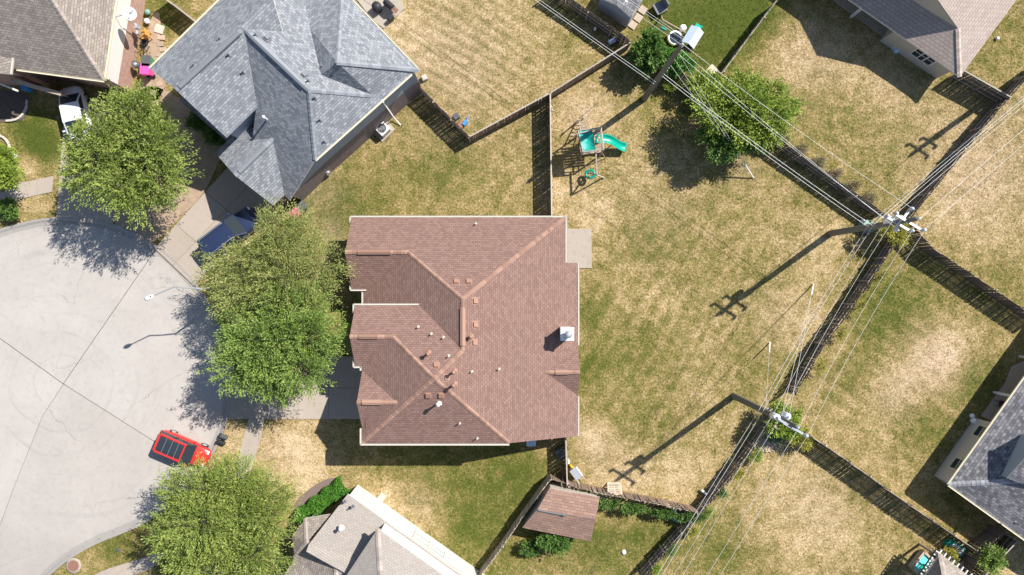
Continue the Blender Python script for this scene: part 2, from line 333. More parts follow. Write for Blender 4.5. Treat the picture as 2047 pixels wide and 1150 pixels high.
def dryf(X, Y):
    f = np.full(X.shape, .47)
    for bx, by, r, a in BLOBS:
        x0, y0 = xy(bx, by); rr = r*G2M
        f += a*1.25*np.exp(-((X-x0)**2+(Y-y0)**2)/(2*(rr*.75)**2))
    # mown rows in the yard above the long fence and faint ones in the middle yard
    for bx, by, r, a, dx, dy, per in ((930, 110, 150, .2, .5, .86, .85), (1300, 640, 260, .06, .86, -.5, 1.1), (1780, 700, 200, .05, .57, .82, 1.0)):
        x0, y0 = xy(bx, by); rr = r*G2M; wv = np.sin((X*dx+Y*dy)*2*math.pi/per+1.5*np.sin(X*.35)+np.cos(Y*.6))
        f += a*wv*np.exp(-((X-x0)**2+(Y-y0)**2)/(2*(rr*.7)**2))
    return f
BROWN = [(1960, 340, 110, .8), (1870, 720, 55, 1.0), (1790, 790, 40, .7), (900, 120, 120, .75), (1640, 110, 70, .6), (1800, 160, 60, .5), (830, 1010, 40, .5), (1640, 1010, 60, .5), (1160, 230, 40, .6), (1190, 900, 40, .6), (640, 380, 50, .5), (660, 470, 30, .8), (1560, 640, 50, .4), (560, 900, 50, .5), (1480, 330, 40, .5), (1320, 420, 70, .3)]
def brownf(X, Y):
    f = np.zeros(X.shape)
    for bx, by, r, a in BROWN:
        x0, y0 = xy(bx, by); f += a*np.exp(-((X-x0)**2+(Y-y0)**2)/(2*(r*G2M*.75)**2))
    return np.clip(f, 0, 1)
def lawn():
    fx = np.arange(-47, 47.01, .25); fy = np.arange(-29, 29.01, .25)
    ox = np.array([600, 300, 150, 90, 60]); xs = np.concatenate([-ox, fx, ox[::-1]]); ys = np.concatenate([-ox, fy, ox[::-1]])
    X, Y = np.meshgrid(xs, ys); Z = .025*np.sin(X*.9+np.sin(Y*.7)*1.3)*np.cos(Y*.8)-.03
    inr = inpoly(X, Y, ROAD); Z[inr] = -.32
    for q in list(DRIVES.values())+WALKS:
        ins = inpoly(X, Y, [xy(*p) for p in q]); Z[ins] = np.minimum(Z[ins], -.06)
    nx, ny = len(xs), len(ys); I = np.arange(nx*ny).reshape(ny, nx)
    F = np.stack([I[:-1, :-1], I[:-1, 1:], I[1:, 1:], I[1:, :-1]], -1).reshape(-1, 4)
    me = bpy.data.meshes.new('lawn'); me.from_pydata(np.stack([X, Y, Z], -1).reshape(-1, 3).tolist(), [], F.tolist())
    a = me.attributes.new('dry', 'FLOAT', 'POINT'); a.data.foreach_set('value', dryf(X, Y).reshape(-1).astype(np.float32))
    a = me.attributes.new('brown', 'FLOAT', 'POINT'); a.data.foreach_set('value', brownf(X, Y).reshape(-1).astype(np.float32))
    me.materials.append(M['grass']); me.polygons.foreach_set('use_smooth', [True]*len(F))
    o = bpy.data.objects.new('lawn', me); col.objects.link(o)
    tag(o, 'mottled tan and green lawn covering all the yards', 'lawn', kind='structure')
lawn()
# road slabs: four concrete panels meeting at the middle of the turning circle, joints open between them
JC = (125, 768)
def road():
    r = thing('road', 'pale concrete cul-de-sac turning circle with dark joints', 'road', kind='structure')
    K = smooth(KERB); j2t = min(range(len(K)), key=lambda i: (K[i][0]-309)**2+(K[i][1]-498)**2); j1r = min(range(len(K)), key=lambda i: (K[i][0]-402)**2+(K[i][1]-938)**2)
    j2 = [(83, 833), (59, 893), (30, 965), (0, 1046), (-45, 1180), (-120, 1420)]
    left = [(-190, 560), (-400, 700)]; j1l = (-330, 655)
    secs = [[JC]+K[j2t:j1r+1], [JC]+K[j1r:]+[(-120, 1420)]+list(reversed(j2[:-1])), [JC]+j2+[(-300, 1500), (-700, 1300), (-420, 720)]+[(-200, 535)], [JC, (-200, 535), (-95, 500)]+K[1:j2t+1]]
    for s in secs:
        pts = [Vector(xy(*p)) for p in s]; c = sum(pts, Vector((0, 0)))/len(pts); j = pts[0]; dr = (c-j).normalized()*.035
        m = MB(); m.prism([tuple(p+dr) for p in pts], -.3, -.09); m.build('slab', M['road'], r)
    m = MB(); m.prism([xy(*p) for p in [(-700, 1500), (-700, 480), (60, 452), (225, 455), (340, 525), (440, 680), (452, 790), (400, 930), (290, 1035), (150, 1095), (60, 1180), (-100, 1500)]], -.32, -.115)
    m.build('joint_bed', M['joint'], r)
road()
def ribbon(mb, pts, w0, w1, z0, z1, zb=-.3):            # raised strip beside a line, w measured to the left of travel
    n = len(pts); L = []; R = []
    for i in range(n):
        a = Vector(pts[max(i-1, 0)]); b = Vector(pts[min(i+1, n-1)]); t = (b-a).normalized(); nn = Vector((-t.y, t.x))
        L.append(Vector(pts[i])+nn*w0); R.append(Vector(pts[i])+nn*w1)
    for i in range(n-1):
        a, b, c, d_ = L[i], L[i+1], R[i+1], R[i]
        mb.poly([(a.x, a.y, z0), (b.x, b.y, z0), (c.x, c.y, z1), (d_.x, d_.y, z1)], sm=True)
    return L, R
def kerb():
    m = MB(); pts = kerb_w                               # travel is clockwise: land lies to the left
    prof = [(-.36, -.083), (-.08, -.07), (.02, -.015), (.1, .03), (.26, .035), (.3, -.3)]
    for (w0, z0), (w1, z1) in zip(prof[:-1], prof[1:]): ribbon(m, pts, w0, w1, z0, z1)
    solo('kerb', 'grey rolled concrete kerb round the turning circle', 'kerb', m, M['kerb'], kind='structure')
kerb()
def lerp2(q, u, v):
    a = Vector(q[0]).lerp(Vector(q[3]), v); b = Vector(q[1]).lerp(Vector(q[2]), v); return a.lerp(b, u)
def slabs(root, q, us, vs_, z=.03, mat='walk', gap=.018):
    q = [xy(*p) for p in q]
    for i in range(len(us)-1):
        for j in range(len(vs_)-1):
            c = [lerp2(q, us[i], vs_[j]), lerp2(q, us[i+1], vs_[j]), lerp2(q, us[i+1], vs_[j+1]), lerp2(q, us[i], vs_[j+1])]
            ce = sum(c, Vector((0, 0)))/4
            m = MB(); m.prism([tuple(p+(ce-p).normalized()*gap) for p in c], -.12, z+random.uniform(-.003, .003)); m.build('slab', M[mat], root)
r = thing('driveway', 'concrete driveway under the white car by the brick house', 'driveway', kind='structure'); slabs(r, DRIVES['white'], [0, .5, 1], [0, .36, .7, 1], .03)
r = thing('driveway', 'concrete driveway with the navy car before the grey roofed house', 'driveway', kind='structure'); slabs(r, DRIVES['grey'], [0, .47, .86, 1], [0, .27, .63, 1], .03)
r = thing('driveway', 'concrete driveway leading to the brown roofed house', 'driveway', kind='structure'); slabs(r, DRIVES['brown'], [0, .5, 1], [0, .3, .52, .74, 1], .03)
for k, (wp, lb) in enumerate(zip(WALKS, ['pavement strip crossing the lawn beside the white car driveway', 'pavement running from the brown house driveway to the kerbside tree', 'pavement at the bottom edge beside the round manhole cover'])):
    r = thing('pavement', lb, 'pavement', kind='structure'); h = len(wp)//2; up = wp[:h]; lo = list(reversed(wp[h:]))
    if len(lo) > len(up): lo = lo[-len(up):]
    for i in range(len(up)-1):
        for s in range(2):
            A = Vector(xy(*up[i])).lerp(Vector(xy(*up[i+1])), s/2); B = Vector(xy(*up[i])).lerp(Vector(xy(*up[i+1])), (s+1)/2)
            D = Vector(xy(*lo[i])).lerp(Vector(xy(*lo[i+1])), s/2); C = Vector(xy(*lo[i])).lerp(Vector(xy(*lo[i+1])), (s+1)/2); ce = (A+B+C+D)/4
            m = MB(); m.prism([tuple(p+(ce-p).normalized()*.015) for p in (A, B, C, D)], -.12, .028+random.uniform(-.003, .003)); m.build('slab', M['walk'], r)
def flat(name, label, pxs, z, mat, cat=None, it=1, kind='structure'):
    m = MB(); m.prism([xy(*p) for p in (smooth(pxs, it, True) if it else pxs)], -.15, z); return solo(name, label, cat or name.replace('_', ' '), m, M[mat], kind=kind)
flat('planting_bed', 'bare tan soil bed under the tree by the grey house', [(222, 446), (262, 466), (300, 490), (316, 478), (360, 436), (408, 388), (440, 318), (452, 300), (425, 262), (395, 230), (352, 190), (300, 168), (268, 190), (240, 240), (226, 300)], .012, 'soil')
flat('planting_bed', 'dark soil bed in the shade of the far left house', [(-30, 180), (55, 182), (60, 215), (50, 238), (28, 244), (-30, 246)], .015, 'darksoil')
flat('planting_bed', 'brown mulch bed in front of the hedge', [(590, 1005), (608, 985), (645, 960), (672, 954), (690, 962), (660, 990), (610, 1030), (585, 1040)], .02, 'mulch')
flat('planting_bed', 'gravel bed round the green utility box near the lower power pole', [(1503, 895), (1510, 860), (1535, 840), (1590, 845), (1585, 870), (1560, 895), (1535, 904)], .02, 'tan')
flat('patio_slab', 'square concrete patio slab behind the brown roofed house', [(1118, 457), (1182, 458), (1183, 536), (1118, 537)], .07, 'patio', it=0)
flat('patio_slab', 'concrete patio with grill behind the grey roofed house', [(690, -30), (790, -30), (808, 18), (768, 58), (745, 40)], .06, 'patio', it=0)
flat('patio_slab', 'covered patio floor of the rose grey house', [(1650, -10), (1700, -30), (1830, 60), (1777, 82)], .06, 'patio', it=0)
flat('patio_slab', 'covered patio floor of the slate roofed house at right', [(1960, 832), (2008, 768), (2022, 732), (2100, 700), (2060, 800), (2000, 850)], .06, 'patio', it=0)
flat('side_yard', 'reddish paved strip beside the brick wall', [(268, 210), (335, 195), (318, 100), (322, 25), (306, 25), (290, 80), (285, 150)], .012, 'soil')
# ------------------------------------------------------------------ roofs, walls, houses
from mathutils.geometry import tessellate_polygon
def newell(pts):
    n = Vector((0, 0, 0))
    for i in range(len(pts)):
        a, b = Vector(pts[i]), Vector(pts[(i+1) % len(pts)])
        n += Vector(((a.y-b.y)*(a.z+b.z), (a.z-b.z)*(a.x+b.x), (a.x-b.x)*(a.y+b.y)))
    return n.normalized()
def roof_mesh(name, facelist, mat, parent, th=.13):
    m = MB()
    for pts in facelist:
        pts = [Vector(p) for p in pts]; n = newell(pts)
        if n.z < 0: pts.reverse(); n = -n
        v = (Vector((0, 0, 1))-n*n.z)
        v = v.normalized() if v.length > 1e-4 else Vector((0, 1, 0)); u = v.cross(n).normalized()
        lo = [p-Vector((0, 0, th)) for p in pts]
        for tri in tessellate_polygon([[Vector((p.x, p.y, 0)) for p in pts]]):
            t3 = [pts[i] for i in tri]
            if newell(t3).z < 0: tri = tri[::-1]
            m.poly([pts[i] for i in tri], [(pts[i].dot(u), pts[i].dot(v)) for i in tri]); m.poly([lo[i] for i in tri[::-1]], m=1)
        for i in range(len(pts)):
            j = (i+1) % len(pts); m.poly([lo[i], lo[j], pts[j], pts[i]], m=1)
    return m.build(name, [mat, M['white']], parent)
CAPS = {}
def capmat(name, c, var=.3):
    t = NT(name); oi = t.n('ShaderNodeObjectInfo')
    t.col(t.mix(oi.outputs['Random'], tuple(x*(1-var) for x in c), tuple(min(1, x*(1+var)) for x in c)))
    t.bump(t.noise(t.pos(), 40, 2), .3, .005); return t.set(.95, 0, .15)
for k_, c_ in (('brown', (.31, .19, .145)), ('grey', (.235, .25, .275)), ('taupe', (.36, .31, .275)), ('slate', (.31, .31, .33)), ('rose', (.46, .37, .325))): M['c_'+k_] = capmat('cap_'+k_, c_, .2)
def cap_mesh(key, wd, ln):
    if (key, wd) not in CAPS:
        h = wd/2; s = .4; t = .018; vs_ = []
        for x, lift in ((0, .03), (ln*1.2, .008)):
            for y in (-h, 0, h): vs_.append((x, y, lift-abs(y)*s+t))
        m = MB(); m.faces(vs_, [(0, 3, 4, 1), (1, 4, 5, 2)])
        m.faces([(0, -h, -h*s-.03), vs_[0], vs_[1], (0, 0, -.03), vs_[2], (0, h, -h*s-.03)], [(0, 1, 2, 3), (3, 2, 4, 5)])
        me = bpy.data.meshes.new('ridge_cap'); me.from_pydata(m.v, [], m.f); me.materials.append(M['c_'+key]); CAPS[(key, wd)] = me
    return CAPS[(key, wd)]
from mathutils import Matrix
def caps(a, b, parent, key, wd=.31, ln=.27):
    a = Vector(a); b = Vector(b); d_ = b-a; n = max(1, int(d_.length/ln)); d_.normalize(); off = wloc(parent); me = cap_mesh(key, wd, ln)
    sd = Vector((0, 0, 1)).cross(d_).normalized(); up = d_.cross(sd).normalized(); R = Matrix((d_, sd, up)).transposed().to_euler()
    for i in range(n):
        o = bpy.data.objects.new('ridge_cap', me); col.objects.link(o); o.parent = parent
        o.location = a+(b-a)*(i/n)-off+Vector((0, 0, .004)); o.rotation_euler = R
def wall(parent, pts, z0, z1, mat, name='wall'):       # closed or open run of vertical wall, pts plan xy; z1 may be a list
    m = MB(); u = 0.0; zs = z1 if hasattr(z1, '__len__') else [z1]*len(pts)
    for i in range(len(pts)-1):
        a, b = pts[i], pts[i+1]; L = math.hypot(b[0]-a[0], b[1]-a[1])
        m.poly([(a[0], a[1], z0), (b[0], b[1], z0), (b[0], b[1], zs[i+1]), (a[0], a[1], zs[i])], [(u, z0), (u+L, z0), (u+L, zs[i+1]), (u, zs[i])]); u += L
    return m.build(name, mat, parent)
def gutter(parent, a, b, mat='gutter', wd=.11, ht=.11):
    m = MB(); m.bar(a, b, wd, ht)                        # trough: two lips and a floor
    a = Vector(a); b = Vector(b); d_ = (b-a).normalized(); sd = d_.cross(Vector((0, 0, 1))).normalized()
    for s in (-1, 1): m.bar(a+sd*(s*wd*.5)+Vector((0, 0, ht*.6)), b+sd*(s*wd*.5)+Vector((0, 0, ht*.6)), .02, .05)
    return m.build('gutter', M[mat], parent)
def window(parent, c, u, wdt, hgt, nrm, frame='white', pane='glass'):  # c centre on wall, u horizontal dir
    u = Vector(u).normalized(); n = Vector(nrm).normalized(); c = Vector(c)+n*.03; z = Vector((0, 0, 1)); m = MB()
    for s in (-1, 1):
        m.bar(c+u*(s*wdt/2)-z*hgt/2, c+u*(s*wdt/2)+z*hgt/2, .09, .09); m.bar(c-u*wdt/2+z*(s*hgt/2), c+u*wdt/2+z*(s*hgt/2), .09, .09)
    m.bar(c-u*wdt/2, c+u*wdt/2, .05, .05)
    f = m.build('window', M[frame], parent); g = MB()
    a = c-n*.01; g.poly([a-u*wdt/2-z*hgt/2, a+u*wdt/2-z*hgt/2, a+u*wdt/2+z*hgt/2, a-u*wdt/2+z*hgt/2]); g.build('pane', M[pane], f)
def pipe_vent(parent, p, h=.36, r=.05, mat='gutter', name='pipe_vent', tilt=0.0, cone=False):
    m = MB(); p = Vector(p); m.tube([p-Vector((0, 0, .1)), p+Vector((0, 0, h))], r, 8)
    m.lathe(p+Vector((0, 0, -.02)), [(r*3, -.06), (r*1.6, .06), (r*1.05, .12)], 8)
    if cone: m.lathe(p+Vector((0, 0, h)), [(r*1.9, -.02), (r*1.9, .06), (r*.4, .16)], 10)
    m.build(name, M[mat], parent)
def box_vent(parent, p, n, mat='vent', s=.36):
    n = Vector(n).normalized(); v = (Vector((0, 0, 1))-n*n.z).normalized(); u = v.cross(n).normalized(); p = Vector(p)
    def q(a, b, c): return p+u*a*s+v*b*s+n*c*s
    m = MB(); m.faces([q(-.75, -.6, .03), q(.75, -.6, .03), q(.75, .7, .03), q(-.75, .7, .03), q(-.5, -.55, .34), q(.5, -.55, .34), q(.42, .45, .4), q(-.42, .45, .4), q(-.52, -.55, .03), q(.52, -.55, .03), q(.5, .55, .03), q(-.5, .55, .03)],
        [(0, 1, 2, 3), (4, 5, 6, 7), (8, 9, 5, 4), (9, 10, 6, 5), (10, 11, 7, 6), (11, 8, 4, 7)]); m.build('roof_vent', M[mat], parent)
def ridge_vent(parent, a, b, mat, wd=.42):
    m = MB(); a = Vector(a); b = Vector(b); d_ = (b-a).normalized(); sd = d_.cross(Vector((0, 0, 1))).normalized(); pr = [(-.5, -.1), (-.42, .0), (0, .085), (.42, .0), (.5, -.1)]; V_ = []
    for q in (a, b):
        for x, z in pr: V_.append(q+sd*(x*wd)+Vector((0, 0, z)))
    m.faces(V_, [(i, i+1, i+6, i+5) for i in range(4)]+[(4, 3, 2, 1, 0), (5, 6, 7, 8, 9)]); m.build('ridge_vent', M[mat], parent)
def zpl(pt, dx, dy, p):                                  # plane rising along (dx,dy) with pitch p from pt
    L = math.hypot(dx, dy); dx /= L; dy /= L
    return lambda x, y: pt[2]+p*((x-pt[0])*dx+(y-pt[1])*dy)
def RP(px, py, pl):                                      # photo point on a known roof plane
    h = 4.0
    for _ in range(40): q = P(px, py, h); h = pl(q.x, q.y)
    return P(px, py, h)

# ---- house with the brown roof (middle)
def brown_house():
    H = thing('house', 'two storey house with reddish brown shingle roof in the middle', 'house', (-3.5, -3, 0))
    A = (-5.52, -6.47, 7.51); C1 = (-3.565, -.832, 6.62); C2 = (-3.565, -4.57, 6.62); E1 = (-7.8, 2.65, 4.69); E2 = (-8.69, -3.595, 6.16); V1 = (-11.18, -.116, 3.15); VG = (-6.9, -1.34, 5.1); V2 = (-11.17, -5.85, 5.1)
    BL = (-11.17, -11.6, 5.1); BR = (-.185, -11.6, 5.1); TR = (4.137, 5.42, 3.15); TL = (-12.41, 5.42, 3.15); TG = (-12.55, 2.65, 4.69); LG = (-11.85, -3.595, 6.16)
    RS = lambda x, y: (x, y, 2.7+.451*(5.135-x))
    LS = lambda x, y: (x, y, 5.1+.427*(x+11.17))
    F = [[TL, TR, C1, E1, TG], [TG, E1, V1, (-12.41, -.116, 3.15)], [(-11.51, -.14, 3.0), V1, E1, C1, C2, VG, (-11.51, -1.5, 3.0)],
         [(-11.7, -1.34, 5.1), VG, C2, A, E2, LG], [LG, E2, V2, (-11.7, -5.85, 5.1)], [V2, E2, A, BL], [BL, A, BR],
         [TR, RS(4.137, 1.92), (5.135, 1.92, 2.7), (5.135, -11.6, 2.7), BR, A, C2, C1],
         [(-11.3, -8.37, 6.3), (-8.36, -8.37, 6.3), (-11.17, -6.2, 5.112), (-11.17, -6.2, 5.09)][:3],
         [(-11.3, -8.37, 6.3), (-8.36, -8.37, 6.3), (-11.17, -10.5, 5.112)],
         [(5.2, -6.48, 3.85), (2.58, -6.48, 3.86), (5.135, -4.57, 2.715)], [(5.2, -6.48, 3.85), (2.58, -6.48, 3.86), (5.135, -8.4, 2.715)]]
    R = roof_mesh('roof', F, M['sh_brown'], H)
    for a, b in ((TG, E1), (E1, C1), (TR, C1), (C2, C1), (C2, A), (E2, A), (LG, E2), (BL, A), (BR, A), ((-11.3, -8.37, 6.3), (-8.36, -8.37, 6.3)), ((5.2, -6.48, 3.85), (2.58, -6.48, 3.86))): caps(a, b, R, 'brown')
    for a, b in (((-11.6, 2.65, 4.72), (-9.1, 2.65, 4.72)), ((-3.565, -1.5, 6.65), (-3.565, -4.2, 6.65)), ((-11.2, -3.595, 6.19), (-9.8, -3.595, 6.19)), ((-10.9, -8.37, 6.33), (-9.5, -8.37, 6.33)), ((3.3, -6.48, 3.88), (4.3, -6.48, 3.88))): ridge_vent(R, a, b, 'c_brown')
    Tp = lambda x, y: 3.15+.555*(5.42-y); Rp = lambda x, y: 2.7+.451*(5.135-x); Gp = lambda x, y: 5.1+.47*(-1.34-y); Bp = lambda x, y: 5.1+.47*(y+11.6); 
    nT = (0, .555, 1); nR = (.451, 0, 1); nG = (0, .47, 1); nB = (0, -.47, 1)
    for px, py, pl, n in ((912, 563, Tp, nT), (937, 563, Tp, nT), (950, 602, Rp, nR), (950, 649, Rp, nR), (949, 685, Rp, nR), (872, 730, Gp, nG), (893, 755, Rp, nR), (856, 790, Bp, nB), (882, 790, Bp, nB)): box_vent(R, RP(px, py, pl), n)
    for px, py, pl in ((951, 448, Tp), (836, 654, Gp), (862, 668, Gp), (886, 675, Gp), (897, 712, Gp), (997, 738, Rp), (943, 743, Rp), (919, 846, Bp), (954, 876, Bp)): pipe_vent(R, RP(px, py, pl))
    for px, py, pl, h_, mt in ((857, 706, Gp, .75, 'vent'), (908, 742, Rp, .95, 'vent'), (908, 768, Rp, .95, 'vent'), (878, 805, Bp, .95, 'pvc'), (941, 673, Rp, .45, 'vent')): pipe_vent(R, RP(px, py, pl), h_, .085, mt, 'flue', cone=True)
    gz = -.05
    for a, b in (((-12.5, 5.5, 3.1), (4.2, 5.5, 3.1)), ((4.22, 5.5, 3.1), (4.22, 2.0, 3.1)), ((5.22, 1.9, 2.66), (5.22, -4.5, 2.66)), ((5.22, -8.5, 2.66), (5.22, -11.6, 2.66)), ((-11.3, -11.7, 5.06), (-.2, -11.7, 5.06)), ((-11.27, -11.7, 5.06), (-11.27, -10.5, 5.06)), ((-11.27, -6.2, 5.06), (-11.27, -5.9, 5.06)), ((-11.8, -5.93, 5.06), (-11.25, -5.93, 5.06)),
                 ((-11.8, -1.25, 5.06), (-6.95, -1.25, 5.06)), ((-11.8, -1.25, 5.06), (-11.8, -1.9, 5.06)), ((-11.8, -5.3, 5.06), (-11.8, -5.93, 5.06)), ((-11.6, -.2, 2.96), (-11.6, -1.5, 2.96)), ((-12.5, -.2, 3.1), (-11.3, -.2, 3.1)), ((-12.5, 5.5, 3.1), (-12.5, 4.8, 3.1)), ((-12.5, .5, 3.1), (-12.5, -.2, 3.1))): gutter(H, a, b)
    bm = M['brick_mauve']
    wall(H, [(-12.05, 5.05), (3.8, 5.05), (3.8, 1.55), (4.75, 1.55), (4.75, -11.25)], -.1, [3.0, 3.0, 3.0, 2.7, 2.7], bm)
    wall(H, [(4.75, -11.25), (-.3, -11.25), (-10.85, -11.25), (-10.85, -8.37), (-10.85, -5.6), (-11.4, -5.6), (-11.4, -3.6), (-11.4, -1.65), (-6.8, -1.65)], -.1, [2.7, 4.95, 4.95, 6.1, 4.95, 4.95, 6.0, 4.95, 4.95], bm)
    wall(H, [(-11.2, -1.65), (-11.2, .2), (-12.05, .2), (-12.05, 2.65), (-12.05, 5.05)], -.1, [2.95, 2.95, 3.0, 4.5, 3.0], bm)
    m = MB(); m.box((-11.6, -.8, .05), (1.1, 1.6, .1)); m.build('porch_slab', M['walk'], H)
    d_ = MB(); d_.box((-11.16, -.75, 1.05), (.06, .95, 2.1)); dd = d_.build('door', M['dark'], H); k = MB(); k.tube([(-11.24, -.4, 1.0), (-11.2, -.4, 1.0)], .04, 8); k.build('handle', M['metal'], dd)
    g = MB(); g.box((-10.82, -8.4, 1.1), (.1, 4.8, 2.2), m=0)
    gd = g.build('garage_door', M['white'], H)
    for i in range(4):
        q = MB(); q.box((-10.885, -8.4, .3+i*.54), (.05, 4.7, .5)); q.build('panel', M['white'], gd)
    for x in (-9, -5, -1): window(H, (x, 5.06, 1.5), (1, 0, 0), 1.1, 1.4, (0, 1, 0))
    for y in (-3, -8.5): window(H, (4.76, y, 1.4), (0, 1, 0), 1.4, 1.3, (1, 0, 0))
    for x in (-7.5, -3): window(H, (x, -11.26, 3.7), (1, 0, 0), .9, 1.3, (0, -1, 0))
    window(H, (-11.41, -3.6, 3.7), (0, 1, 0), 1.4, 1.3, (-1, 0, 0)); window(H, (-12.06, 2.65, 1.6), (0, 1, 0), 1.6, 1.4, (-1, 0, 0))
    # chimney on the right slope
    c = P(1134, 668, 5.35); m = MB(); m.prism([(c.x-.42, c.y-.42), (c.x+.42, c.y-.42), (c.x+.42, c.y+.42), (c.x-.42, c.y+.42)], 2.6, 5.3); ch = m.build('chimney', M['siding'], H)
    m = MB(); m.box((c.x, c.y, 5.34), (1.0, 1.0, .1)); m.lathe((c.x, c.y, 5.39), [(.3, 0), (.26, .06)], 4); m.build('cap', M['pvc'], ch, bevel=.02)
    m = MB(); m.lathe((c.x+.05, c.y, 5.4), [(.2, 0), (.2, .34), (.29, .36), (.29, .46), (.1, .56)], 14); m.build('flue', M['metal'], ch)
    m = MB(); s = P(1062, 884, 1.2); m.box((s.x, s.y-.12, .55), (.75, .55, .9)); solo('cooler_box', 'pale blue box beside the lower wall of the brown house', 'box', m, M['paleblue'], bevel=.06)
brown_house()

# ---- two storey grey roofed house (upper left), turned 45 degrees
def grey_house():
    ez = 5.8; a = Vector((.713, .70)); b = Vector((.70, -.713))
    Sc = P(630, 320, ez)
    dark = zpl(Sc, a.x, a.y, .64); SE = zpl(Sc, -b.x, -b.y, .64)
    M2 = RP(617, 180, dark); SE = zpl(Sc, -b.x, -b.y, (M2.z-ez)/((M2.x-Sc.x)*-b.x+(M2.y-Sc.y)*-b.y))
    M1 = RP(487, 57, dark); M1 = Vector((M1.x, M1.y, M2.z))
    W = P(300, 138, ez); NW = zpl(W, b.x, b.y, .6)
    r0 = RP(352, 180, NW); r1 = RP(480, 60, NW); rz = (r0.z+r1.z)/2; r0.z = rz; r1.z = rz
    SW2 = zpl(r0, b.x, b.y, -.6)                          # lower right slope of that wing
    ll = RP(452, 275, SW2); vb = RP(513, 208, SW2); Nn = RP(455, -15, NW); Nf = P(500, -60, ez); Nw = Vector((W.x+a.x*9.5, W.y+a.y*9.5, ez)); rN = Vector((r0.x+a.x*9.5, r0.y+a.y*9.5, rz))
    NE = zpl(M2, a.x, a.y, -.55); v1 = RP(642, 150, NE); v2 = RP(620, 58, NE); v3 = RP(596, -60, NE); m1n = RP(520, -60, NE)
    E = P(837, 140, ez); Eg = P(822, 148, ez); Q = P(674, 125, 8.1); Ne = P(684, -20, ez); Qn = Ne; h2 = RP(745, 191, SE); Sl = P(579, 401, 3.3)
    dl = RP(553, 268, dark); 
    Hs = thing('house', 'two storey house with blue grey shingle roof at upper left', 'house', (Sc.x-6, Sc.y+3, 0))
    g0 = P(430, 306, 3.3); g1 = P(546, 411, 3.3); gm = (g0+g1)/2; gr = Vector((gm.x, gm.y, 5.05)); ge = Vector((gm.x+a.x*4.0, gm.y+a.y*4.0, 5.05)); g0e = Vector((g0.x+a.x*3.2, g0.y+a.y*3.2, 3.3)); g1e = Vector((g1.x+a.x*4.2, g1.y+a.y*4.2, 3.3))
    d0 = Vector((Sl.x-b.x*4.4, Sl.y-b.y*4.4, 3.3))
    F = [[W, Nw, rN, r0], [r0, rN, Vector((ll.x+a.x*7, ll.y+a.y*7, ll.z)), ll], [M1, M2, Sc, Sl, d0, vb],
         [M1, M2, v1, v2, v3, m1n], [M1, m1n, rN], [M2, Sc, Eg, h2], [M2, h2, v1], [v1, h2, Q], [h2, Eg, E, Q], [Q, E, Ne], [Q, Qn, v3, v2], [Q, v2, v1]]
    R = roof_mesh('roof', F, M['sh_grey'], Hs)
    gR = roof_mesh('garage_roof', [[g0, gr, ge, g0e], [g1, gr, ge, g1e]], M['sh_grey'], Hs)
    for p_, q_ in ((M1, M2), (Sc, M2), (h2, M2), (E, Q), (Qn, Q)): caps(p_, q_, R, 'grey', .34, .3)
    caps(r0, r1, R, 'grey', .34, .3); caps(gr, ge, gR, 'grey', .34, .3)
    def mid(p_, q_, t): return Vector(p_).lerp(Vector(q_), t)+Vector((0, 0, .04))
    ridge_vent(R, mid(M1, M2, .12), mid(M1, M2, .94), 'c_grey'); ridge_vent(R, mid(r0, r1, .05), mid(r0, r1, .97), 'c_grey'); ridge_vent(gR, mid(gr, ge, .1), mid(gr, ge, .8), 'c_grey')
    for px, py, pl in ((440, 78, NW), (388, 131, NW), (458, 110, SW2), (487, 145, SW2), (645, 134, NE), (630, 196, SE), (640, 240, SE), (649, 283, SE), (512, 70, NE), (617, 162, NE)): pipe_vent(R, RP(px, py, pl), .34, .06, 'vent_grey')
    pipe_vent(R, RP(535, 240, dark), .85, .07, 'pvc', 'flue', cone=True)
    for px, py, pl, n in ((534, 76, NE, (.39, .38, 1)), (609, 150, NE, (.39, .38, 1)), (700, 113, NE, (.39, .38, 1))): box_vent(R, RP(px, py, pl), n, 'vent_grey')
    sf = M['slateblue']; bk = M['brick_mauve']; I = .28
    def off(p_, da, db): return (p_.x+a.x*da+b.x*db, p_.y+a.y*da+b.y*db)
    A_ = off(Sl, .3, -I); B_ = off(Sc, 0, -I); C_ = off(Eg, -.2, -I); E_ = off(E, -I, -I)
    wall(Hs, [A_, B_, C_, E_], 2.9, [3.2, ez-.1, ez-.1, ez-.1], sf, 'siding'); wall(Hs, [A_, B_, C_, E_, off(Ne, -I, 0)], -.1, 2.9, bk)
    wall(Hs, [E_, off(Ne, -I, 0), off(Nw, -I, I), off(W, I, I), off(r0, I, 0), off(ll, I, -I)], -.1, [ez, ez, ez, ez-.1, rz-.25, ll.z-.1], sf, 'siding')
    wall(Hs, [off(Nw, -I, I), off(rN, -I, 0), (m1n.x, m1n.y), (v3.x, v3.y), (Ne.x, Ne.y)], -.1, [ez-.1, rz-.2, m1n.z-.2, v3.z-.2, ez-.2], sf, 'siding')
    wall(Hs, [off(ll, I, -I), off(vb, 0, 0)], 2.5, [ll.z-.1, vb.z-.1], sf, 'siding')
    wall(Hs, [off(g0e, 0, I), off(g0, I, I), off(gr, I, 0), off(g1, I, -I), off(g1e, 0, -I), A_], -.1, [3.2, 3.2, 4.85, 3.2, 3.2, 3.2], bk)
    gd = MB(); p_ = off(gm, I-.04, 0); gd.box((p_[0], p_[1], 1.1), (.08, 4.6, 2.2), math.atan2(a.y, a.x)); gdo = gd.build('garage_door', M['white'], Hs)
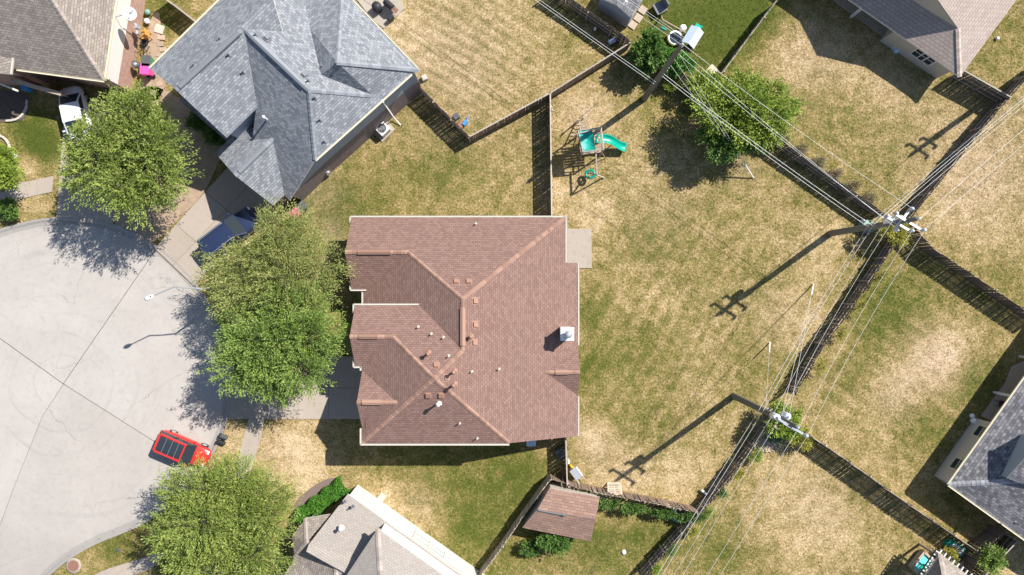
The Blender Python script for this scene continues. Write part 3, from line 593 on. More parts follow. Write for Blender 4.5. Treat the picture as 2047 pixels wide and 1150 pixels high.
    gutter(Hs, Vector((*off(Sc, 0, .08), ez-.05)), Vector((*off(Eg, 0, .08), ez-.05)), 'cream'); gutter(Hs, Vector((*off(W, 0, -.08), ez-.05)), Vector((*off(Nw, 0, -.08), ez-.05)), 'cream'); gutter(Hs, Vector((*off(E, .08, 0), ez-.05)), Vector((*off(Ne, .08, 0), ez-.05)), 'cream')
    # downpipe, side window, porch roof
    m = MB(); t = Vector((*off(Eg, -2.9, .02), 0)); m.tube([t+Vector((0, 0, ez-.1)), t+Vector((-b.x*.2, -b.y*.2, ez-.5)), t+Vector((-b.x*.2, -b.y*.2, .3)), t+Vector((b.x*.5, b.y*.5, .1))], .06, 6); m.build('downpipe', M['white'], Hs)
    wc = Vector((*off(Sc, 3.6, -I), 2.1)); window(Hs, wc, (a.x, a.y, 0), 1.9, 1.2, (b.x, b.y, 0)); window(Hs, Vector((*off(Sc, 6.6, -I), 4.3)), (a.x, a.y, 0), 1.1, 1.2, (b.x, b.y, 0))
    p0 = Vector((*off(W, .35, 1.6), 3.0)); p1 = Vector((*off(ll, .35, -.6), 3.0))
    pr = [p0, p1, Vector((p1.x-a.x*.9, p1.y-a.y*.9, 2.75)), Vector((p0.x-a.x*.9, p0.y-a.y*.9, 2.75))]; roof_mesh('porch_roof', [pr], M['sh_grey'], Hs)
    # air conditioner on its pad
    c = P(764, 257, .8); rz_ = math.atan2(a.y, a.x); ac = thing('air_conditioner', 'white air conditioner with round fan grille by the grey house wall', 'air conditioner', (c.x, c.y, 0), rz_)
    m = MB(); m.box((0, .1, .04), (1.5, 1.35, .1)); m.build('pad', M['patio'], ac, True)
    m = MB(); m.box((0, 0, .48), (.92, .92, .78)); m.build('casing', M['white'], ac, True, .05)
    for i in range(9):
        m = MB(); m.box((-.36+i*.09, -.465, .48), (.03, .02, .6)); m.build('louvre', M['metal'], ac, True)
    m = MB(); m.lathe((0, 0, .872), [(.36, 0), (.36, .012)], 20); fan = m.build('fan_well', M['dark'], ac, True)
    for i in range(5):
        an = i*2*math.pi/5; m = MB(); m.box((math.cos(an)*.17, math.sin(an)*.17, .89), (.28, .09, .01), an); m.build('fan_blade', M['lid'], ac, True)
    m = MB()
    for r_ in (.14, .25, .36): m.tube([(r_*math.cos(t_*math.pi/10), r_*math.sin(t_*math.pi/10), .91) for t_ in range(21)], .012, 4, cap=False)
    for i in range(8): an = i*math.pi/4; m.bar((0, 0, .91), (.37*math.cos(an), .37*math.sin(an), .91), .015, .015)
    m.build('fan_guard', M['metal'], ac, True)
    for (px, py, n_, lb, mt) in ((655, 345, 'gas_meter', 'small grey meter on the lower right wall of the grey house', 'metal'), (618, 372, 'meter_box', 'pale meter box near the garage corner of the grey house', 'white')):
        c = P(px, py, .7); m = MB(); m.box((c.x, c.y, .6), (.35, .3, .5), rz_); m.tube([(c.x, c.y, 0), (c.x, c.y, .4)], .04, 6); m.lathe((c.x, c.y, .85), [(.15, 0), (.15, .12), (.08, .18)], 10); solo(n_, lb, 'meter', m, M[mt])
grey_house()

# ---- generic house pieces from surveyed corner points (photo x, photo y, height)
def pts(*l): return [P(*p) for p in l]
def brick_house():
    H = thing('house', 'taupe roofed brick house with white frieze at top left corner', 'house', (-29, 22, 0))
    e = 4.0; a = P(207, 161, e); b = P(232, -5, e); c = P(33, 138, e); far = P(252, -140, e); cl = P(-120, 118, e)
    hipn = P(97, -10, 7.3); top = P(-60, -150, 7.3)
    F = [[a, b, far, P(70, -120, 7.6), hipn], [a, hipn, P(-60, -30, 7.0), P(-60, 128, e), c]]
    R = roof_mesh('roof', F, M['sh_taupe'], H); caps(a, hipn, R, 'taupe', .4, .3)
    s0, s1 = P(21, 149, 4.3), P(29, 83, 4.55); R2 = roof_mesh('gable_roof', [[s0, s1, P(20, 60, 5.4), P(-60, 20, 5.6), P(-70, 140, 4.6)]], M['sh_taupe'], H)
    gutter(H, c+Vector((0, -.08, -.06)), a+Vector((0, -.08, -.06)), 'cream'); gutter(H, a+Vector((.08, 0, -.06)), far+Vector((.08, 0, -.06)), 'cream'); gutter(H, s0+Vector((.08, 0, 0)), s1+Vector((.08, 0, 0)))
    k = .25; A = (a.x-.1, a.y+.3); B = (b.x-.1, b.y); Fr = (far.x-.1, far.y); C = (c.x, c.y+.45)
    m = MB(); A2 = (A[0]+.05, A[1]-.05)
    wall(H, [A, B, Fr], 1.95, e-.1, M['siding'], 'siding'); wall(H, [(A[0]-.05, A[1]), (B[0]-.05, B[1]), Fr], -.1, 1.95, M['brick_red'])
    wall(H, [C, (A[0]-.05, A[1])], -.1, e-.1, M['brick_red']); wall(H, [(C[0]-.2, C[1]-.4), C], -.1, e, M['brick_red'])
    q0 = P(25, 142, 3.4); wall(H, [(q0.x-4, q0.y-.1), (q0.x, q0.y-.1), (q0.x, q0.y+1.8)], -.1, 4.1, M['brick_red'])
    wall(H, [xy(22, 160, 2.4), xy(122, 188, 2.4)], -.1, 2.4, M['brick_red'], 'porch_wall'); m = MB(); m.bar(P(22, 160, 2.45), P(122, 188, 2.45), .3, .1); m.build('coping', M['tan'], H)
    m = MB(); m.bar(P(-8, 165, 2.6), P(36, 182, 2.6), .14, .12); m.build('gutter', M['white'], H)
    d = P(256, 25, 4.3); sd = thing('satellite_dish', 'pale satellite dish on the white wall of the brick house', 'satellite dish', (d.x, d.y, 3.0))
    m = MB(); n = Vector((.55, -.3, .75)).normalized(); u = n.orthogonal().normalized(); v = n.cross(u); c0 = Vector((d.x, d.y, 4.15)); rings = []
    for r_, dz in ((0, 0), (.2, .02), (.38, .07), (.5, .13)):
        rings.append([c0+(u*math.cos(t*math.pi/10)+v*math.sin(t*math.pi/10))*r_*(1 if True else 1)+n*dz for t in range(20)])
    for i in range(3):
        for t in range(20): m.poly([rings[i][t], rings[i][(t+1) % 20], rings[i+1][(t+1) % 20], rings[i+1][t]], sm=True)
    m.build('dish', M['pvc'], sd); m = MB(); m.tube([c0, c0-n*.4, Vector((a.x+.2, d.y-.1, 3.4))], .03, 6); m.build('mount', M['metal'], sd); m = MB(); m.tube([c0+u*.4, c0+n*.5], .02, 6); m.box(c0+n*.5, (.1, .1, .1)); m.build('receiver', M['lid'], sd)
    for px, py, lb in ((272, 52, 'grey electric meter box on the brick wall'),):
        c_ = P(px, py, 1.7); m = MB(); m.box((c_.x, c_.y, 1.5), (.2, .35, .6)); m.box((c_.x+.02, c_.y-.45, 1.4), (.18, .3, .4)); m.tube([(c_.x, c_.y, 1.8), (c_.x, c_.y, 3.2)], .04, 6); solo('meter_box', lb, 'meter box', m, M['metal'])
brick_house()
def bottom_house():
    H = thing('house', 'warm grey roofed white house with hedge at the bottom edge', 'house', (-12, -24, 0))
    e = 3.2; c = P(695, 988, e); d1 = P(851, 1099, e); d2 = P(1000, 1205, e); l = P(617, 1089, e+.0)
    ux = (d2-c).normalized(); ax = Vector((-ux.y, ux.x, 0)); ax = -ax if ax.y > 0 else ax
    p = .5; up = lambda q, t, z: Vector((q.x+ax.x*t, q.y+ax.y*t, z))
    F = [[c, d1, d2, up(d2, 6, e+1.6), up(c, 6, e+1.6)]]
    k = up(c, 5.2, e+1.4)
    W = P(617, 1089, 4.6)
    F = [[c, d2, up(d2, 3.2, 4.5), up(c, 4.6, 5.0), W], [W, up(c, 4.6, 5.0), up(d2, 3.2, 4.5), up(d2, 12, 4.4), P(674, 1190, 4.4), P(671, 1120, 4.7)]]
    R = roof_mesh('roof', F, M['sh_taupe2'], H)
    bay = pts((611, 1036, 3.3), (661, 1028, 3.3), (615, 1087, 3.9), (584, 1071, 3.3), (589, 1117, 3.3), (575, 1138, 3.3), (560, 1175, 3.3), (673, 1120, 4.5), (674, 1180, 4.3), (612, 1082, 4.1), (585, 1115, 3.3))
    q = lambda i: bay[i]
    ap = P(613, 1085, 4.2); R2 = roof_mesh('front_roof', [[q(0), q(1), ap], [q(0), ap, q(3)], [q(3), ap, q(4)], [q(4), ap, P(671, 1118, 4.6)], [q(4), P(671, 1118, 4.6), P(674, 1185, 4.5), P(545, 1185, 3.3), q(5)]], M['sh_taupe'], H)
    caps(q(0), ap, R2, 'taupe', .4, .3); caps(q(4), ap, R2, 'taupe', .4, .3); caps(P(674, 1185, 4.55), P(671, 1118, 4.66), R2, 'taupe', .4, .3)
    u = P(755, 1057, 5.6); ud = u+ux*9; uz = 5.6; ul = P(693, 1150, uz)
    UP = zpl(u, ax.x, ax.y, .5); k1 = RP(760, 1150, UP); k3 = RP(763, 1200, UP); k4 = ud+ax*(k3-u).dot(ax); k4.z = k3.z; F = [[u, ud, k4, k3, k1], [u, k1, ul], [ul, k1, k3, P(650, 1210, uz)]]
    R3 = roof_mesh('upper_roof', F, M['sh_taupe2'], H); caps(u, k1, R3, 'taupe', .4, .3)
    n = -ax; w0 = c-n*.12+ux*.15; w1 = d2-n*.12
    fw = [(w0.x, w0.y), (w1.x, w1.y)]; wall(H, fw, -.1, e-.06, M['siding'], 'wall')
    x0 = u-n*.25+ux*.3; x1 = ud-n*.25; wall(H, [(x0.x, x0.y), (x1.x, x1.y)], 3.3, uz-.06, M['siding'], 'upper_wall')
    y0 = ul+ux*.3+Vector((0, .2, 0)); wall(H, [(y0.x, y0.y), (x0.x, x0.y)], 3.4, uz-.06, M['slateblue'], 'upper_wall')
    wl = W+ux*.3; wall(H, [(w0.x, w0.y), (w0.x+ax.x*4.2, w0.y+ax.y*4.2)], -.1, [e-.1, 4.3], M['siding'], 'wall'); wall(H, [(b_.x+.35, b_.y) for b_ in (q(0), q(3), q(4), q(5))], -.1, 3.2, M['siding'], 'front_wall')
    gutter(H, d1-ux*1.5+n*.06+Vector((0, 0, -.06)), d2+n*.06+Vector((0, 0, -.06)))
    for f in (.52, .62):
        wc = w0.lerp(w1, f-.05); window(H, (wc.x, wc.y, 1.7), ux, 1.5, 1.6, n, 'white', 'sky_pane')
    for px, py, z in ((690, 1003, 4.3), (706, 1013, 4.3)): pipe_vent(R, P(px, py, 4.0), .3, .05, 'vent_grey')
    pipe_vent(R, P(682, 1056, 4.45), .3, .08, 'pvc', 'flue', cone=True)
    m = MB(); s = P(757, 1003, .1); m.box((s.x, s.y, .06), (.55, 1.5, .1), math.atan2(n.y, n.x)-math.pi/2); solo('splash_block', 'short tan board lying on dry grass beside the white wall', 'board', m, M['pallet'])
bottom_house()
def rose_house():
    H = thing('house', 'rose grey roofed beige house at upper right with patio recess', 'house', (32, 21, 0))
    e = 2.45; c = P(1919, 154, e); s1 = P(1697, 0, e); s2 = P(1600, -68, e); r = P(2030, 2, e); r2 = P(2200, -230, e); er = (r2-c).normalized(); EP = zpl(c, -er.y, er.x, .5); hp = RP(1916, 58, EP)
    u = (s2-c).normalized(); n = Vector((u.y, -u.x, 0)); n = -n if n.y > 0 else n; up = -n
    run = (hp-c).dot(up); k2 = s2+up*run; k2.z = hp.z; ktop = RP(1875, 0, EP); ktop2 = RP(1845, -45, EP)
    rise = Vector((-er.y, er.x, 0)); k3 = ktop2+er*7.0; r2 = c+er*(k3-c).dot(er); wk = ktop2+rise*6-Vector((0, 0, 3.0)); wk3 = k3+rise*6-Vector((0, 0, 3.0))
    F = [[s2, c, hp, k2], [c, r2, k3, ktop2, ktop, hp], [ktop2, k3, wk3, wk]]
    R = roof_mesh('roof', F, M['sh_pink'], H); caps(c, hp, R, 'rose', .4, .24)
    g0 = hp+Vector((.05, .05, 0)); wall(H, [(hp.x, hp.y), (ktop.x, ktop.y), (ktop2.x, ktop2.y), (wk.x-rise.x*.3, wk.y-rise.y*.3), (wk3.x-rise.x*.3, wk3.y-rise.y*.3), (k3.x, k3.y), (r2.x, r2.y)], hp.z-1.6, [hp.z-.05, ktop.z-.05, ktop2.z-.05, wk.z-.1, wk3.z-.1, k3.z-.1, 2.3], M['beige'], 'upper_wall')
    w1 = P(1788, 66, e); A = c+u*.6-n*.35; B = w1-n*.3; Bk = B-n*2.2; Ck = s2-n*2.5
    wall(H, [(A.x-n.x*6, A.y-n.y*6), (A.x, A.y), (B.x, B.y), (Bk.x, Bk.y), (Ck.x, Ck.y)], -.1, e-.05, M['beige'])
    for t in (.22, .34):
        q = A.lerp(B, t+.14); window(H, (q.x, q.y, 1.55), u, 1.15, 1.3, n)
    for t in (.52, ): q = w1.lerp(s2, .34)-n*.5; m = MB(); m.box((q.x, q.y, e/2), (.18, .18, e-.1)); m.build('post', M['white'], H)
    m = MB(); q = P(1784, 63, e); m.bar((B-n*0.0)+Vector((0, 0, -.12)), Ck*0+s2-n*.3+Vector((0, 0, -.12)), .2, .25); m.build('beam', M['white'], H)
    m = MB(); q = P(1794, 100, .3); m.lathe((q.x, q.y, .02), [(.2, 0), (.24, .2), (.15, .3), (.08, .4)], 10); m.box((q.x-.2, q.y+.2, .15), (.3, .25, .3)); solo('garden_sack', 'small pale and blue sack by the beige wall at upper right', 'sack', m, M['paleblue'])
rose_house()
def slate_house():
    H = thing('house', 'slate shingle roofed beige house at the right edge', 'house', (39, -16, 0))
    e = 2.45; c = P(1896, 969, e); nn = P(2049, 756, e); n2 = P(2180, 572, e); s = P(2049, 1078, e); s2 = P(2200, 1187, e); hp = P(2012, 957, 5.0); hp2 = P(2120, 900, 6.5)
    u = (n2-c).normalized(); v = (s2-c).normalized(); top = c+(u*9+v*5.0); top.z = 5.6; t2 = n2+v*5; t2.z = 5.6
    hpp = c+u*3.6+v*4.6; hpp.z = 5.0
    F = [[c, n2, n2+v*4.4+Vector((0, 0, 2.2)), c+u*4.4+v*4.4+Vector((0, 0, 2.2))], [c, s2, s2+u*4.4+Vector((0, 0, 2.2)), c+u*4.4+v*4.4+Vector((0, 0, 2.2))]]
    R = roof_mesh('roof', F, M['sh_slate'], H); pk = c+u*4.4+v*4.4+Vector((0, 0, 2.2)); caps(c, pk, R, 'slate', .42, .3)
    g = P(2012, 956, 4.9); g2 = P(2070, 880, 6.2); g3 = P(2075, 905, 5.0); R2 = roof_mesh('upper_roof', [[P(2014, 957, 4.35), P(2085, 878, 5.6), P(2150, 940, 5.6), P(2110, 990, 4.35)]], M['sh_slate'], H)
    wall(H, [xy(2016, 957, 4.3), xy(2086, 880, 5.5)], 3.2, [4.25, 5.5], M['slateblue'], 'upper_wall')  # unlit wall: its shade is put into the blue grey colour
    gutter(H, c+Vector((-.06, .03, -.05)), n2+Vector((-.06, .03, -.05)), 'cream'); gutter(H, c+Vector((-.02, -.07, -.05)), s2+Vector((-.02, -.07, -.05)), 'cream')
    pe = P(1984, 842, e); A = c+u*.25+v*.28; B = c+u*((pe-c).length)+v*.28; Bk = B+v*2.2; Ck = n2+v*2.4; S_ = s2+u*.3
    wall(H, [(S_.x, S_.y), (A.x, A.y), (B.x, B.y), (Bk.x, Bk.y), (Ck.x, Ck.y)], -.1, e-.05, M['beige']); wn_ = -v
    for t in (.3, .85):
        q = A.lerp(B, t-.02); window(H, (q.x, q.y, 1.6), u, 1.0, 1.3, wn_, 'cream')
    q = B+u*2.6; m = MB(); m.box((q.x, q.y, e/2), (.18, .18, e-.1)); m.build('post', M['white'], H); q = B+u*6.2; m = MB(); m.box((q.x, q.y, e/2), (.18, .18, e-.1)); m.build('post', M['white'], H)
    pipe_vent(R, P(2030, 1046, 3.3), .5, .05, 'vent_grey')
    q = P(1948, 842, .3); m = MB(); m.lathe((q.x, q.y, .02), [(.2, 0), (.26, .25), (.1, .45)], 10); m.lathe((q.x-.1, q.y+.4, .02), [(.15, 0), (.2, .2), (.1, .35)], 10); solo('garden_ornament', 'white rounded ornament on shaded grass by the slate house', 'ornament', m, M['pvc'])
    q = P(2003, 808, .5); ch = thing('patio_chair', 'dark metal chair on the patio of the slate roofed house', 'chair', (q.x, q.y, .06)); m = MB(); m.box((q.x, q.y, .5), (.5, .5, .05)); m.build('seat', M['dark'], ch)
    for sx in (-1, 1):
        for sy in (-1, 1): m = MB(); m.tube([(q.x+sx*.22, q.y+sy*.22, .06), (q.x+sx*.22, q.y+sy*.22, .5)], .02, 5); m.build('leg', M['dark'], ch)
    m = MB(); m.box((q.x+.22, q.y, .8), (.05, .5, .5)); m.build('backrest', M['dark'], ch)
slate_house()
def gazebo_house():
    H = thing('garden_shelter', 'grey hipped shelter roof with rafters at bottom right corner', 'shelter', (36, -25, 0))
    c = P(1880, 1107, 2.6); a = P(1838, 1168, 2.6); b = P(1962, 1172, 2.6); t = P(1893, 1175, 4.3)
    R = roof_mesh('roof', [[c, b, t], [c, t, a], [a, t, P(1900, 1240, 2.6)], [t, b, P(1900, 1240, 2.6)]], M['sh_taupe'], H); caps(c, t, R, 'taupe', .4, .3)
    ed = [(c, b), (c, a)]
    for p_, q_ in ed:
        nn = Vector((-(q_-p_).y, (q_-p_).x, 0)).normalized(); nn = nn if nn.dot(c-t) > 0 else -nn
        for i in range(10): s = p_.lerp(q_, i/9.5); m = MB(); m.bar(s-nn*.1+Vector((0, 0, -.12)), s+nn*.32+Vector((0, 0, -.16)), .09, .1); m.build('rafter_end', M['white'], H)
        m = MB(); m.bar(p_+nn*.33+Vector((0, 0, -.17)), q_+nn*.33+Vector((0, 0, -.17)), .06, .12); m.build('fascia', M['dark'], H)
    for q in (c.lerp(t, .12), a.lerp(t, .12), b.lerp(t, .12)): m = MB(); m.box((q.x, q.y, 1.25), (.16, .16, 2.6)); m.build('post', M['timber'], H)
gazebo_house()
def sheds():
    e = 2.1; A = P(1099, 976, 2.3); B = P(1199, 994, 2.3); C = P(1181, 1083, 2.2); D = P(1044, 1055, 2.2); r0 = P(1075, 1018, 2.95); r1 = P(1191, 1038, 2.95)
    S = thing('shed', 'garden shed with patchy brown shingle roof in the fence corner', 'shed', (4.5, -18.5, 0)); R = roof_mesh('roof', [[A, B, r1, r0], [r0, r1, C, D]], M['sh_shed'], S, .08)
    m = MB(); m.bar(P(1076, 1020, 3.0), P(1128, 1030, 3.02), .1, .04); m.tube([P(1124, 1029, 3.0), P(1131, 1030, 3.05)], .1, 6); m.build('ridge_strip', M['vent_grey'], S)
    c = (A+B+C+D)/4; pl = [Vector(q).lerp(c, .06) for q in (A, B, C, D)]; g0, g1 = r0.lerp(c, .06), r1.lerp(c, .06)
    wall(S, [(q.x, q.y) for q in (pl[0], pl[1], g1, pl[2], pl[3], g0, pl[0])], -.1, [2.2, 2.2, 2.75, 2.1, 2.1, 2.75, 2.2], M['beige'])
    m = MB(); q = pl[1].lerp(pl[2], .55); m.box((q.x-.02, q.y, .95), (.08, 1.1, 1.9), .2); m.build('door', M['rail'], S)
    S = thing('shed', 'small grey roofed shed beside stepping slabs at the top edge', 'shed', (10, 23, 0)); A = P(1262, 37, 2.2); B = P(1302, -30, 2.2); C = P(1240, -70, 2.2); D = P(1198, -4, 2.2); r0 = A.lerp(D, .5); r0.z = 2.8; r1 = B.lerp(C, .5); r1.z = 2.8
    R = roof_mesh('roof', [[A, B, r1, r0], [D, C, r1, r0]], M['sh_slate'], S, .08); pipe_vent(R, P(1251, 3, 2.5), .15, .1, 'pvc')
    c = (A+B+C+D)/4; pl = [Vector(q).lerp(c, .04) for q in (A, B, C, D)]; wall(S, [(q.x, q.y) for q in (pl[0], pl[1], pl[2], pl[3], r0.lerp(c, .04), pl[0])], -.1, [2.1, 2.1, 2.1, 2.1, 2.7, 2.1], M['slateblue'])
sheds()
# ------------------------------------------------------------------ fences: every picket its own board
PICK = {}
def picket_mesh(mat, k, h):
    key = (mat, k, h)
    if key not in PICK:
        w_ = .15-.009*k; m = MB(); y = .011; dx = .03
        o = [(-w_/2, 0), (w_/2, 0), (w_/2, h-dx), (w_/2-dx, h), (-w_/2+dx, h), (-w_/2, h-dx)]
        vs_ = [(x, -y, z) for x, z in o]+[(x, y, z) for x, z in o]
        m.faces(vs_, [(0, 1, 2, 3, 4, 5), (11, 10, 9, 8, 7, 6)]+[(i, i+6, (i+1) % 6+6, (i+1) % 6) for i in range(6)])
        me = bpy.data.meshes.new('picket'); me.from_pydata(m.v, [], m.f); me.materials.append(M[mat]); PICK[key] = me
    return PICK[key]
def fence(label, pxs, mat='fence', h=1.75, side=1, pitch=.147, cap=False, lean=.012, miss=0.0, group=None):
    w_ = [P(x, y, h) for x, y in pxs]; w_ = [Vector((p.x, p.y, 0)) for p in w_]
    F = thing('fence', label, 'fence', w_[0])
    for a, b in zip(w_[:-1], w_[1:]):
        d_ = (b-a); L = d_.length; d_.normalize(); n = Vector((-d_.y, d_.x, 0))*side; rz = math.atan2(d_.y, d_.x); k = int(L/pitch)
        for i in range(k):
            if random.random() < miss: continue
            o = bpy.data.objects.new('picket', picket_mesh(mat, random.randrange(4), h)); col.objects.link(o); o.parent = F
            q = a+d_*((i+.5)*L/k+random.uniform(-.008, .008))-w_[0]+n*random.uniform(-.006, .006); o.location = (q.x, q.y, -.05+random.uniform(-.02, .02)); o.rotation_euler = (random.gauss(0, lean), random.gauss(0, .006), rz+random.gauss(0, .02))
        for z in (.35, .95, 1.5):
            m = MB(); m.bar(a+n*.045+Vector((0, 0, z*h/1.75)), b+n*.045+Vector((0, 0, z*h/1.75)), .04, .085); m.build('rail', M['rail'], F)
        np_ = max(1, round(L/2.4))
        for i in range(np_+1):
            q = a+d_*(L*i/np_)+n*.1; m = MB(); m.box((q.x, q.y, h*.47), (.09, .09, h*.96), rz); m.build('post', M['rail'], F)
        if cap: m = MB(); m.bar(a+Vector((0, 0, h+.0)), b+Vector((0, 0, h+.0)), .1, .035); m.build('cap_rail', M['rail'], F)
    return F
fence('wooden fence from the grey house corner down to the inner corner', [(831, 166), (939, 273)], 'fence', 1.75, -1)
fence('long brown wooden fence between two upper back yards', [(939, 273), (1100, 186), (1262, 84)], 'fence', 1.75, 1, cap=True)
fence('wooden fence running down to the brown house top edge', [(1100, 186), (1103, 434)], 'fence', 1.75, 1, cap=True)
fence('dark weathered fence behind the small grey shed at the top', [(1262, 82), (1225, 55), (1130, -12), (1100, -30)], 'fence_dark', 1.8, 1)
fence('overgrown wooden fence from the bush to the upper power pole', [(1266, 88), (1340, 130), (1430, 188), (1545, 268), (1660, 350), (1772, 428)], 'fence_dark', 1.75, -1)
fence('wooden fence along the power line in the upper right corner', [(1822, 436), (1900, 340), (1968, 255), (2022, 192), (2060, 150)], 'fence_dark', 1.75, 1)
fence('leaning wooden fence below the power line from pole to pole', [(1804, 470), (1709, 610), (1650, 690), (1590, 790)], 'fence_dark', 1.75, -1, lean=.025)
fence('wooden fence below the power line leading to the bottom edge', [(1574, 812), (1480, 935), (1400, 1030), (1330, 1108), (1285, 1160)], 'fence_dark', 1.75, -1, lean=.02)
fence('gappy wooden fence running right from the upper power pole', [(1822, 446), (1867, 497), (1940, 545), (2047, 618), (2090, 648)], 'fence_dark', 1.75, 1, pitch=.155, cap=False)
fence('gappy wooden fence running right from the lower power pole', [(1603, 860), (1700, 926), (1823, 1014), (1955, 1103)], 'fence_dark', 1.75, 1, pitch=.155)
fence('dark fence beside the shelter at the bottom right corner', [(2012, 1064), (1965, 1104), (1935, 1160)], 'fence_dark', 1.75, 1)
fence('wooden gate fence under the slate house roof at bottom right', [(2034, 1082), (1970, 1150), (1955, 1175)], 'fence_dark', 1.75, -1, cap=True)
fence('pale wooden fence left of the brown shed', [(1101, 958), (1045, 1035), (1003, 1096), (955, 1160)], 'rail', 1.75, 1)
fence('short wooden fence below the brown house corner', [(1131, 872), (1134, 968)], 'fence', 1.75, 1, cap=True)
fence('short fence joining two corners above the brown shed', [(1101, 958), (1135, 968)], 'fence', 1.75, -1)
fence('vine covered wooden fence right of the brown shed', [(1138, 972), (1215, 990), (1300, 1005), (1396, 1026)], 'fence', 1.75, -1, lean=.04)
fence('wooden fence beside the green lawn at the top', [(1557, -5), (1500, 70), (1447, 141)], 'rail', 1.75, 1)
fence('dark fence from the rose grey house to the back line', [(1925, 140), (2022, 195)], 'fence_dark', 1.75, -1, cap=True)
fence('short fence behind the brick house side yard', [(315, -12), (345, 8), (394, 46)], 'fence', 1.75, 1, cap=True)

# ------------------------------------------------------------------ trees and shrubs
def leaf_mesh(name, cents, dirs, size, tint, mat, parent, jit=.35, asp=.5):
    n = len(cents); dr = dirs/np.maximum(1e-6, np.linalg.norm(dirs, axis=1, keepdims=True))
    up = rng.normal(0, 1, (n, 3))*.75+np.array([0, 0, 1.0]); sd = np.cross(dr, up); sd /= np.maximum(1e-6, np.linalg.norm(sd, axis=1, keepdims=True))
    s = (size*(1+rng.uniform(-jit, jit, n)))[:, None]
    a = cents-dr*s*.5; b = cents+sd*s*asp*.5; c = cents+dr*s*.5; e = cents-sd*s*asp*.5
    V_ = np.stack([a, b, c, e], 1).reshape(-1, 3)-np.array(wloc(parent))
    me = bpy.data.meshes.new(name); me.vertices.add(4*n); me.vertices.foreach_set('co', V_.reshape(-1).astype(np.float32))
    me.loops.add(4*n); me.loops.foreach_set('vertex_index', np.arange(4*n, dtype=np.int32)); me.polygons.add(n)
    me.polygons.foreach_set('loop_start', np.arange(0, 4*n, 4, dtype=np.int32)); me.update(calc_edges=True)
    at = me.attributes.new('tint', 'FLOAT', 'FACE'); at.data.foreach_set('value', tint.astype(np.float32)); me.materials.append(mat); me.validate()
    o = bpy.data.objects.new(name, me); col.objects.link(o); o.parent = parent; return o
def unit(n, zmin=-.2):
    v = rng.normal(0, 1, (n*4, 3)); v /= np.linalg.norm(v, axis=1, keepdims=True); return v[v[:, 2] > zmin][:n]
def tree(label, base, crown, leaf, nspray=1500, per=20, size=.17, asp=.5, splen=.9, name='tree', group=None, trunk_r=.19, nlobe=11, droop=.25, lobe_r=.33, cat='tree', seed=1, clear=()):
    """crown = (px, py, height of centre, rx, ry, rz) with radii in metres"""
    global rng
    rng = np.random.default_rng(seed); b = P(*base); c = P(crown[0], crown[1], crown[2]); rx, ry, rz = crown[3:]; cc = np.array(c)
    T = thing(name, label, cat, (b.x, b.y, 0), group=group)
    lob = []
    for i in range(nlobe):
        an = 2.4*i+rng.uniform(-.4, .4); rr = math.sqrt((i+.5)/nlobe)*.74; z = (1-rr*rr)*.5*rz+rng.uniform(-.4, .35)*rz
        lob.append((cc+np.array([math.cos(an)*rr*rx, math.sin(an)*rr*ry, z-.15*rz]), lobe_r*rng.uniform(.8, 1.2)))
    m = MB(); zt = c.z-rz*.35; fork = Vector((b.x*.6+c.x*.4, b.y*.6+c.y*.4, zt*.75)); m.tube([(b.x, b.y, -.15), (b.x, b.y, .15), Vector((b.x, b.y, 0)).lerp(fork, .6), fork], [trunk_r*1.5, trunk_r*1.1, trunk_r*.9, trunk_r*.8], 9); m.build('trunk', M['bark'], T)
    m = MB()
    for p_, r_ in lob:
        q = Vector(p_); mid_ = fork.lerp(q, .5)+Vector((0, 0, -.15*rz)); m.tube([fork, mid_, q], [trunk_r*.6, trunk_r*.34, trunk_r*.12], 6)
    C, D, Tn = [], [], []
    ns = nspray//nlobe
    for p_, r_ in lob:
        d_ = unit(ns, -.25); n = len(d_); rad = np.array([rx, ry, rz])*r_*rng.uniform(.55, 1.0, (n, 1)); st = p_+d_*rad*.9
        out = d_+np.array([0, 0, -droop])+rng.normal(0, .3, (n, 3)); out += (st-cc)/np.array([rx, ry, rz])*.5; out /= np.linalg.norm(out, axis=1, keepdims=True); ln = splen*rng.uniform(.55, 1.25, n)*np.where(rng.uniform(0, 1, n) < .12, 1.45, 1.0); tn = rng.uniform(0, 1, n)
        tip = st+out*(ln*.6)[:, None]; ok = np.ones(n, bool)
        for qx, qy, qr in clear:
            s_ = (CAM_H-tip[:, 2])/FOC; ok &= ((tip[:, 0]/s_+CX-qx)**2+(CY-tip[:, 1]/s_-qy)**2) > (qr*rng.uniform(.8, 1.15, n))**2
        st, out, ln, tn, d_ = st[ok], out[ok], ln[ok], tn[ok], d_[ok]; n = len(st)
        for k in range(per):
            t = (k+.5)/per; side = np.cross(out, np.array([0, 0, 1.0]))*(1 if k % 2 else -1); pos = st+out*(ln*t)[:, None]+side*.09*rng.uniform(.4, 1.6, (n, 1))+np.array([0, 0, -1.0])*(ln*t*t*.22)[:, None]+rng.normal(0, .05, (n, 3))
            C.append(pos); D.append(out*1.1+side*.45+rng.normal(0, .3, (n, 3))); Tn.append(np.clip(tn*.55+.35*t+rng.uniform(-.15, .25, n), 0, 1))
        for k in range(0, n, 6):
            s0 = Vector(p_).lerp(Vector(st[k]), .3); m.tube([s0, Vector(st[k]), Vector(st[k]+out[k]*ln[k]*.7)], [.02, .012, .006], 3, cap=False)
    m.build('limbs', M['bark'], T)
    leaf_mesh('crown', np.concatenate(C), np.concatenate(D), np.full(sum(map(len, C)), size), np.concatenate(Tn), M[leaf], T, asp=asp); return T
